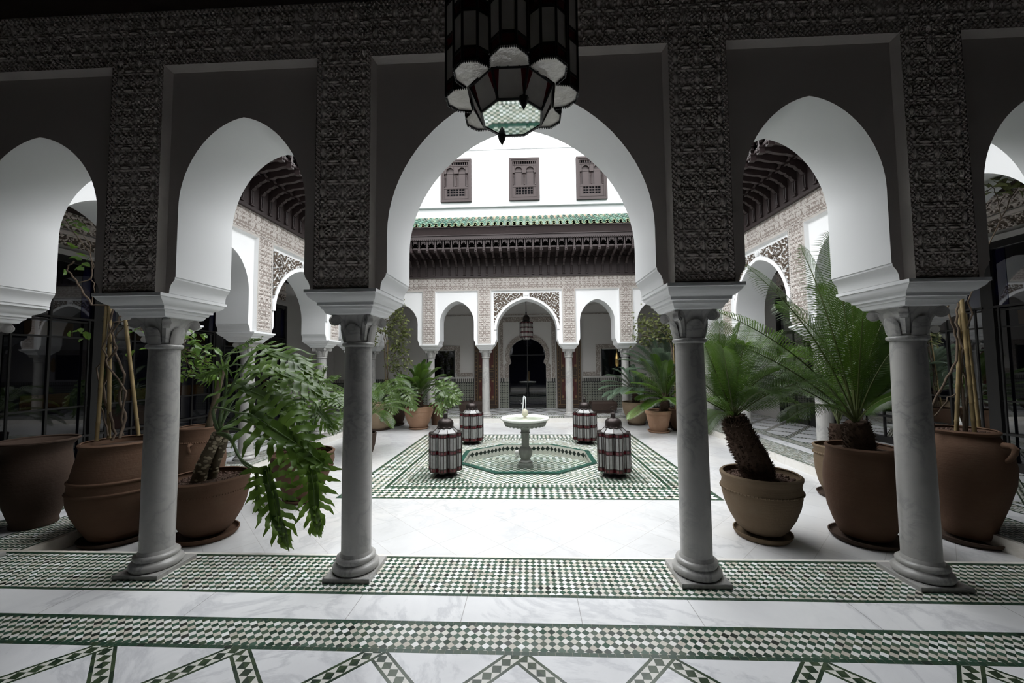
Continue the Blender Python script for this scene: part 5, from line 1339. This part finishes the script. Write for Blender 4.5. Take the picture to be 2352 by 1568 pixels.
for k, (c1, tip, Yt) in enumerate((((1670, 830), (1700, 745), 3.9), ((1650, 830), (1652, 742), 4.1), ((1700, 840), (1765, 770), 4.15), ((1720, 850), (1820, 800), 4.2), ((1740, 870), (1862, 828), 4.0), ((1760, 890), (1885, 868), 3.75),
     ((1645, 860), (1618, 790), 3.8), ((1640, 890), (1575, 850), 3.9), ((1630, 920), (1560, 890), 3.7), ((1745, 900), (1840, 930), 4.5), ((1735, 880), (1775, 905), 3.55), ((1660, 850), (1640, 770), 4.4), ((1690, 830), (1730, 742), 4.4), ((1690, 840), (1712, 790), 3.5),
     ((1640, 900), (1600, 930), 4.4), ((1670, 860), (1660, 800), 3.45), ((1710, 840), (1800, 760), 4.5), ((1655, 845), (1668, 775), 4.25), ((1715, 870), (1790, 850), 3.6), ((1735, 895), (1850, 880), 4.3), ((1640, 930), (1618, 985), 3.8))):
    P1 = at(*c1, (3.97+Yt)/2); frond(t, C, P1, at(*tip, Yt), MT['cycad'], .23, 54, org=o, up=(0, -.5, .85) if k % 2 else None, wl=.008, keel=.3)
# olive pot behind
o = ORG(3.98, 5.2, ZC+.04); saucer('clay saucer under the olive clay pot', (o.x, o.y, ZC), .26, MT['tc_dark'])
t = thing('potted_cycad', 'cycad with short dark trunk in an olive clay pot, behind the tall round pot', 'potted plant', o, kind='thing')
pot_mesh(t, [(.17, 0), (.19, .02), (.235, .14), (.262, .28), (.272, .42), (.266, .50), (.268, .54), (.278, .575), (.284, .59), (.274, .60)], MT['tc_tan'], .55, MT['soil'], extra=lambda b: (ringband(b, .268, .50, .014), beads(b, .278, .5, 50, .009)))
shaggy_trunk(t, [o+Vector((0, 0, .54)), o+Vector((.0, 0, .86))], [.11, .09], o, 240)
C = o+Vector((0, 0, .86))
for k in range(16):
    a = 2*PI*k/16; h = random.uniform(.2, 1.1); R = random.uniform(.45, .72); frond(t, C, C+Vector((R*.35*math.cos(a), R*.35*math.sin(a), h*.8+.3)), C+Vector((R*math.cos(a), R*math.sin(a), h)), MT['cycad'], .2, 44, org=o, wl=.010)
# tall round pot with the tallest cycad
o = ORG(3.265, 3.99, ZC+.05); saucer('clay saucer under the tall round pot', (o.x, o.y, ZC), .285, MT['tc_dark'])
t = thing('potted_cycad', 'tallest cycad, long upright fronds, in a smooth tall round pot', 'potted plant', o, kind='thing')
pot_mesh(t, [(.19, 0), (.205, .02), (.245, .12), (.283, .25), (.302, .40), (.305, .52), (.295, .64), (.276, .74), (.268, .785), (.276, .81), (.283, .825), (.274, .835)], MT['tc_red'], .79, MT['soil'])
shaggy_trunk(t, [at(1975, 1030, 3.99), at(1972, 1000, 3.99), at(1966, 968, 3.98)], [.12, .115, .085], o, 420)
C = at(1967, 972, 3.98)
for k, (c1, tip, Yt, ll) in enumerate((((1945, 700), (1908, 540), 3.9, .26), ((1900, 690), (1842, 575), 3.75, .27), ((1880, 740), (1715, 612), 3.85, .25), ((1860, 800), (1640, 712), 3.7, .25), ((1850, 850), (1690, 790), 3.6, .22), ((1880, 900), (1745, 852), 3.9, .2),
     ((1885, 890), (1805, 965), 3.7, .17), ((1960, 720), (1950, 580), 4.15, .25), ((1985, 760), (2005, 640), 4.1, .24), ((1990, 800), (2038, 720), 3.85, .22), ((2005, 850), (2062, 790), 3.8, .2), ((2015, 900), (2070, 860), 3.8, .18),
     ((2010, 910), (2075, 905), 3.6, .18), ((1940, 720), (1880, 660), 4.3, .24), ((1920, 760), (1790, 700), 4.35, .24), ((1975, 790), (1985, 690), 3.7, .22), ((1965, 770), (1968, 660), 4.4, .22), ((1900, 850), (1780, 880), 4.3, .2))):
    frond(t, C, at(*c1, (3.98+Yt)/2), at(*tip, Yt), MT['cycad'], ll*1.28, 58, org=o, rib=.011, up=(0, -.55, .8) if k not in (3, 4, 5, 6) else None, wl=.0088, keel=.14, start=.22, droop=.28)
# handled jar with bamboo canes
o = ORG(4.235, 4.02, ZC+.05); saucer('clay saucer under the handled jar with bamboo canes', (o.x, o.y, ZC), .27, MT['tc_dark'])
t = thing('potted_bamboo_canes', 'big-bellied handled jar with bamboo canes and bare twisting stems', 'potted plant', o, kind='thing')
pot_mesh(t, [(.165, 0), (.175, .02), (.20, .12), (.265, .32), (.318, .52), (.332, .66), (.315, .80), (.275, .89), (.245, .925), (.238, .95), (.25, .965), (.256, .98), (.246, .988)], MT['tc_red'], .95, MT['soil'],
         extra=lambda b: (handle(b, .315, .86, -1.45), handle(b, .315, .86, 1.5)), pebbles=180)
for a, b, Y in (((2196, 1008), (2208, 682), 4.0), ((2240, 1008), (2208, 678), 3.95), ((2252, 1006), (2216, 720), 4.1)): cane(t, at(*a, Y), at(*b, Y), .016, o)
sm = MB()
for path, r in ((((2146, 1000), (2140, 940), (2170, 880), (2196, 830), (2200, 780), (2180, 730), (2176, 690)), .012), (((2216, 1006), (2214, 930), (2206, 860), (2212, 800), (2196, 740), (2200, 690)), .014), (((2220, 1006), (2222, 900), (2208, 830), (2214, 770), (2234, 720), (2222, 690)), .010),
                (((2150, 955), (2180, 912), (2210, 900), (2212, 860)), .007), (((2222, 690), (2255, 600), (2300, 500), (2345, 415)), .006), (((2300, 500), (2285, 440), (2270, 420)), .004), (((2330, 440), (2300, 415), (2268, 440)), .004)):
    P = wander([at(x, y, 4.0+random.uniform(-.04, .04))-o for x, y in path], .006, 4); sm.tube(P, [r*(1-.4*k/len(P)) for k in range(len(P))], 6)
sm.build('vine_stem', MT['stem'], t, smooth=80)['label'] = 'bare twisting brown stems'
lf = MB(); pts = [at(x, y, 4.0)-o for x, y in ((2272, 425), (2285, 415), (2300, 408), (2320, 420), (2340, 412), (2335, 430), (2300, 438), (2275, 440))]; small_leaves(lf, pts, 26, .03, .11); lf.build('foliage', MT['vine_olive'], t)

# ================================================================== FAR LEFT GROUP
o = ORG(-3.92, 10.25, ZC+.04); saucer('clay saucer under the sand-coloured far pot', (o.x, o.y, ZC), .30, MT['tc_dark'])
t = thing('potted_philodendron', 'pale split-leaf philodendron in a sand-coloured pot by the far bamboo vine', 'potted plant', o, kind='thing')
pot_mesh(t, [(.26, 0), (.28, .03), (.35, .2), (.39, .38), (.40, .52), (.395, .60), (.41, .625), (.415, .65), (.40, .66)], MT['tc_sand'], .60, MT['soil'], extra=lambda b: ringband(b, .398, .5, .014))
C = at(880, 925, 10.25)
for k, (b, tip) in enumerate((((862, 895), (848, 925)), ((870, 885), (858, 920)), ((895, 892), (920, 935)), ((900, 905), (905, 950)), ((880, 922), (880, 965)), ((885, 885), (915, 905)), ((858, 900), (845, 885)))):
    Y = 10.25-random.uniform(.1, .5); B = at(*b, Y); s_ = stalk(t, [C, at((880+b[0])/2, b[1]-6, (10.25+Y)/2), B], .014, .008, o); lobed_leaf(s_, B, at(*tip, Y-.1), (random.uniform(-.3, .3), -.75, .65), MT['philo_lit'], .95, 8, o, seed=120+k)
o = ORG(-3.75, 10.95, ZC+.04); saucer('clay saucer under the dark pot of the bamboo vine', (o.x, o.y, ZC), .28, MT['tc_dark'])
t = thing('potted_vine', 'slender vine climbing bamboo canes from a dark pot in the far corner', 'potted plant', o, kind='thing')
pot_mesh(t, [(.22, 0), (.24, .03), (.29, .2), (.31, .38), (.305, .48), (.315, .5), (.305, .51)], MT['tc_dark'], .45, MT['soil'])
cane(t, at(888, 905, 10.9), at(891, 780, 10.9), .016, o); cane(t, at(885, 905, 11.0), at(884, 770, 11.0), .014, o)
sm = MB(); lf = MB()
for path in (((886, 900), (886, 800), (884, 740), (895, 715), (915, 705)), ((890, 890), (905, 820), (920, 760), (925, 735)), ((886, 780), (870, 760), (862, 745)), ((900, 830), (925, 820), (940, 835)), ((884, 740), (905, 735), (925, 745))):
    P = wander([at(x, y, 10.9)-o for x, y in path], .03, 4); sm.tube(P, .010, 5)
small_leaves(lf, [at(x, y, 10.85)-o for x, y in ((890, 720), (905, 715), (915, 725), (925, 740), (905, 740), (890, 745), (925, 770), (915, 790), (930, 760), (905, 800), (925, 815), (900, 830), (915, 840), (935, 838), (905, 850), (890, 760), (868, 745), (862, 760), (858, 780), (915, 700), (900, 705), (920, 800), (908, 770))], 800, .10, .10)
sm.build('vine_stem', MT['stem'], t); lf.build('foliage', MT['vine_olive'], t)
o = ORG(-2.88, 10.35, ZC+.04); saucer('clay saucer under the pale terracotta far pot', (o.x, o.y, ZC), .26, MT['tc_lit'])
t = thing('potted_cycad', 'dark cycad and split leaves in a pale terracotta pot before the far arcade', 'potted plant', o, kind='thing')
pot_mesh(t, [(.21, 0), (.225, .02), (.30, .18), (.355, .33), (.378, .44), (.376, .50), (.384, .515), (.388, .535), (.376, .545)], MT['tc_lit'], .49, MT['soil'], extra=lambda b: ringband(b, .374, .43, .010))
shaggy_trunk(t, [o+Vector((.02, 0, .48)), o+Vector((.02, 0, .86))], [.10, .09], o, 180)
C = o+Vector((.02, -.02, .88))
for k, (tip, Yt) in enumerate((((978, 828), 10.3), ((992, 832), 10.6), ((958, 842), 10.5), ((1012, 845), 10.2), ((940, 850), 10.2), ((925, 870), 10.0), ((1024, 862), 10.5), ((968, 838), 9.9), ((985, 850), 9.8), ((945, 868), 9.7), ((1000, 870), 9.75), ((1025, 885), 10.0), ((970, 835), 10.9), ((915, 862), 10.6))):
    T = at(*tip, Yt); frond(t, C, C.lerp(T, .5)+Vector((0, 0, .22)), T, MT['cycad'], .2, 40, org=o, wl=.018, keel=.4)
for k, (b, tip, Yb) in enumerate((((918, 880), (945, 925), 10.0), ((925, 865), (905, 905), 9.95), ((935, 890), (955, 940), 9.9), ((1020, 885), (1058, 925), 10.0), ((1015, 875), (1035, 935), 9.95), ((1005, 905), (1018, 955), 9.9), ((1030, 890), (1063, 905), 10.1), ((925, 900), (922, 940), 10.1), ((910, 870), (940, 885), 10.1))):
    B = at(*b, Yb); s_ = stalk(t, [C-Vector((0, 0, .25)), C.lerp(B, .5)+Vector((0, 0, .12)), B], .013, .008, o); lobed_leaf(s_, B, at(*tip, Yb-.12), (random.uniform(-.2, .2), -.75, .65), MT['philo_lit'], .9, 8, o, seed=140+k)
o = ORG(-2.55, 11.02, ZC)
t = thing('clay_pot', 'small dark red clay pot half hidden behind the pale terracotta pot', 'pot', o, kind='thing')
pot_mesh(t, [(.14, 0), (.16, .2), (.19, .42), (.2, .52), (.21, .54), (.21, .60), (.2, .61)], MT['tc_red'], .55, MT['soil'])

# ================================================================== FAR RIGHT GROUP
o = ORG(2.98, 10.95, ZC+.04); saucer('clay saucer under the sandy bowl at the far right step', (o.x, o.y, ZC), .24, MT['tc_dark'])
t = thing('potted_cycad', 'low drooping cycad in a sandy bowl beside the far right column', 'potted plant', o, kind='thing')
pot_mesh(t, [(.20, 0), (.22, .02), (.29, .18), (.35, .36), (.372, .48), (.378, .53), (.37, .55), (.38, .57), (.37, .58)], MT['tc_sand'], .53, MT['soil'])
shaggy_trunk(t, [o+Vector((0, 0, .52)), o+Vector((0, 0, .80))], [.10, .09], o, 120); C = o+Vector((0, 0, .82))
for k, (tip, Yt) in enumerate((((1376, 895), 10.6), ((1385, 912), 10.4), ((1398, 918), 10.2), ((1392, 862), 10.9), ((1408, 848), 11.0), ((1412, 905), 10.0), ((1430, 905), 9.9), ((1425, 845), 11.2), ((1450, 840), 10.9), ((1480, 860), 10.7), ((1470, 905), 10.2), ((1380, 878), 10.9), ((1500, 880), 10.9))):
    T = at(*tip, Yt); frond(t, C, C.lerp(T, .5)+Vector((0, 0, .28)), T, MT['cycad_blue'], .19, 40, org=o, wl=.017, keel=.3)
o = ORG(3.62, 10.55, ZC)
t = thing('potted_cycad', 'tall blue-green cycad standing behind the two far right pots', 'potted plant', o, kind='thing')
pot_mesh(t, [(.2, 0), (.22, .02), (.28, .18), (.31, .36), (.315, .44), (.325, .47), (.315, .48)], MT['tc_dark'], .43, MT['soil'])
shaggy_trunk(t, [o+Vector((0, 0, .42)), o+Vector((0, 0, 1.15))], [.12, .10], o, 200); C = o+Vector((0, 0, 1.18))
for k, (tip, Yt) in enumerate((((1492, 772), 10.5), ((1525, 768), 10.6), ((1555, 778), 10.5), ((1462, 795), 10.3), ((1432, 812), 10.1), ((1422, 826), 10.0), ((1440, 850), 9.9), ((1575, 800), 10.6), ((1590, 830), 10.5), ((1478, 782), 11.0), ((1540, 775), 11.1), ((1508, 800), 9.7), ((1470, 830), 9.6), ((1530, 810), 9.6), ((1560, 840), 9.8), ((1446, 805), 10.9), ((1600, 860), 10.3))):
    T = at(*tip, Yt); frond(t, C, C.lerp(T, .5)+Vector((0, 0, .30)), T, MT['cycad_blue'], .24, 44, org=o, wl=.019, keel=.3)
o = ORG(3.20, 9.80, ZC+.045); saucer('pale clay saucer under the plain flowerpot at the far right', (o.x, o.y, ZC), .26, MT['tc_lit'])
t = thing('potted_cycad', 'cycad with broad bright fronds in a plain tapered flowerpot, far right', 'potted plant', o, kind='thing')
pot_mesh(t, [(.195, 0), (.20, .01), (.235, .14), (.275, .32), (.285, .40), (.305, .405), (.31, .47), (.30, .48)], MT['tc_lit'], .43, MT['soil'])
shaggy_trunk(t, [o+Vector((.12, 0, .42)), o+Vector((.16, 0, .70))], [.10, .09], o, 120); C = o+Vector((.17, -.03, .70))
for k, (tip, Yt, mm) in enumerate((((1448, 852), 9.3, 'cycad'), ((1440, 905), 9.1, 'cycad'), ((1444, 962), 8.9, 'cycad_pale'), ((1470, 825), 9.6, 'cycad'), ((1500, 815), 9.6, 'cycad'), ((1535, 830), 9.4, 'cycad'), ((1570, 850), 9.4, 'cycad'), ((1600, 890), 9.3, 'cycad'), ((1590, 930), 9.0, 'cycad'), ((1480, 940), 9.0, 'cycad'), ((1455, 880), 9.0, 'cycad'), ((1560, 930), 8.9, 'cycad'), ((1465, 918), 9.2, 'cycad'))):
    T = at(*tip, Yt); frond(t, C, C.lerp(T, .5)+Vector((0, 0, .22)), T, MT[mm], .24, 50, org=o, wl=.016, keel=.25)
o = ORG(3.88, 10.05, ZC+.03); saucer('dark clay saucer under the brown pot by the right step', (o.x, o.y, ZC), .28, MT['tc_dark'])
t = thing('potted_vine', 'brown pot with a dense clump of climbing vine on canes, far right', 'potted plant', o, kind='thing')
pot_mesh(t, [(.22, 0), (.24, .02), (.30, .2), (.325, .36), (.32, .46), (.33, .49), (.32, .5)], MT['tc_red'], .44, MT['soil'])
cane(t, at(1552, 950, 10.05), at(1545, 740, 10.2), .014, o); cane(t, at(1572, 950, 10.1), at(1562, 740, 10.2), .014, o)
lf = MB(); small_leaves(lf, [at(x, y, Y)-o for x, y, Y in ((1470, 745, 10.7), (1485, 738, 10.7), (1500, 735, 10.6), (1515, 738, 10.5), (1530, 742, 10.4), (1545, 748, 10.3), (1480, 760, 10.7), (1500, 755, 10.6), (1520, 760, 10.5), (1475, 775, 10.7), (1490, 780, 10.7), (1540, 765, 10.3), (1555, 760, 10.2), (1510, 775, 10.5), (1562, 775, 10.2))], 620, .13, .10); lf.build('foliage', MT['vine_olive'], t)
sm = MB()
for a in ((1475, 770), (1500, 740), (1530, 750), (1555, 790)):
    P = wander([at(1555, 940, 10.1)-o, at(1550, 850, 10.15)-o, at(1540, 780, 10.3)-o, at(*a, 10.5)-o], .03, 4); sm.tube(P, .009, 5)
sm.build('vine_stem', MT['stem'], t)
# dark planter troughs in the far gallery
for x, lab in ((-1.62, 'low dark planter box in the far gallery left of the doorway'), (2.38, 'low dark planter box in the far gallery right of the doorway')):
    b = MB(); sq = lambda h, g, z: [(-h, -g, z), (h, -g, z), (h, g, z), (-h, g, z)]
    t = thing('planter_box', lab, 'planter', (x-.15 if x < 0 else x, 12.6, 0), 'planter boxes of the far gallery', 'thing')
    b.loft([sq(.30, .2, .0), sq(.30, .2, .03), sq(.38, .24, .10), sq(.40, .26, .30), sq(.38, .25, .36), sq(.34, .21, .36), sq(.33, .20, .30)]); b.build('box', MT['paint_brown'], t)
    b = MB(); b.box(-.33, .33, -.2, .2, .28, .31); b.build('soil', MT['soil'], t)
# gilded lamp by the far right opening
t = thing('gilded_lamp', 'gilded hanging lamp glinting beside the far right column', 'lamp', (3.02, 13.35, 1.42), kind='thing')
b = MB(); b.lathe([(.015, 0), (.05, .03), (.075, .12), (.07, .26), (.085, .28), (.06, .37), (.03, .47), (.015, .5)], 8); b.build('body', MT['brass'], t)
b = MB(); b.tube([(0, 0, .48), (0, 0, 2.24)], .008, 6); b.build('chain', MT['brass'], t)

# lamps of the basin
b = MB(); b.box(-.13, .13, -.02, .02, -.012, .012); tag(b.build('basin_lamp', MT['white_fix'], None, loc=(-.10, OC[1]-ORY+.125, ZC-.02)), 'flat white lamp bar just inside the near rim of the basin', 'lamp')
b = MB(); b.sphere((0, 0, 0), .055, 16, 10, 0, (1, .6, 1)); b.lathe([(.03, -.08), (.03, -.03)], 10); tag(b.build('basin_lamp', MT['white_fix'], None, loc=(-.20, OC[1]+.75, ZC-.085), smooth=50), 'round white lamp in the basin behind the fountain foot', 'lamp')
# ================================================================== LIGHT
w = bpy.data.worlds.new('sky'); SC.world = w; w.use_nodes = True
wn_ = w.node_tree; bg = wn_.nodes['Background']; tc = wn_.nodes.new('ShaderNodeTexCoord'); sx = wn_.nodes.new('ShaderNodeSeparateXYZ')
mr = wn_.nodes.new('ShaderNodeMapRange'); mr.inputs['To Min'].default_value = .55; mr.inputs['To Max'].default_value = 1.65        # overcast: zenith three times the horizon
wn_.links.new(tc.outputs['Generated'], sx.inputs[0]); wn_.links.new(sx.outputs[2], mr.inputs['Value']); wn_.links.new(mr.outputs[0], bg.inputs[1]); bg.inputs[0].default_value = (.965, .985, 1.0, 1)
SC.view_settings.view_transform = 'Standard'; SC.view_settings.look = 'None'; SC.view_settings.gamma = 1; SC.view_settings.use_curve_mapping = False
SC.view_settings.exposure = 2.35
SC.cycles.max_bounces = 8; SC.cycles.diffuse_bounces = 5; SC.cycles.glossy_bounces = 3; SC.cycles.transmission_bounces = 4; SC.cycles.transparent_max_bounces = 8
SC.cycles.use_denoising = True; SC.cycles.adaptive_threshold = .015
SC.cycles.caustics_reflective = False; SC.cycles.caustics_refractive = False
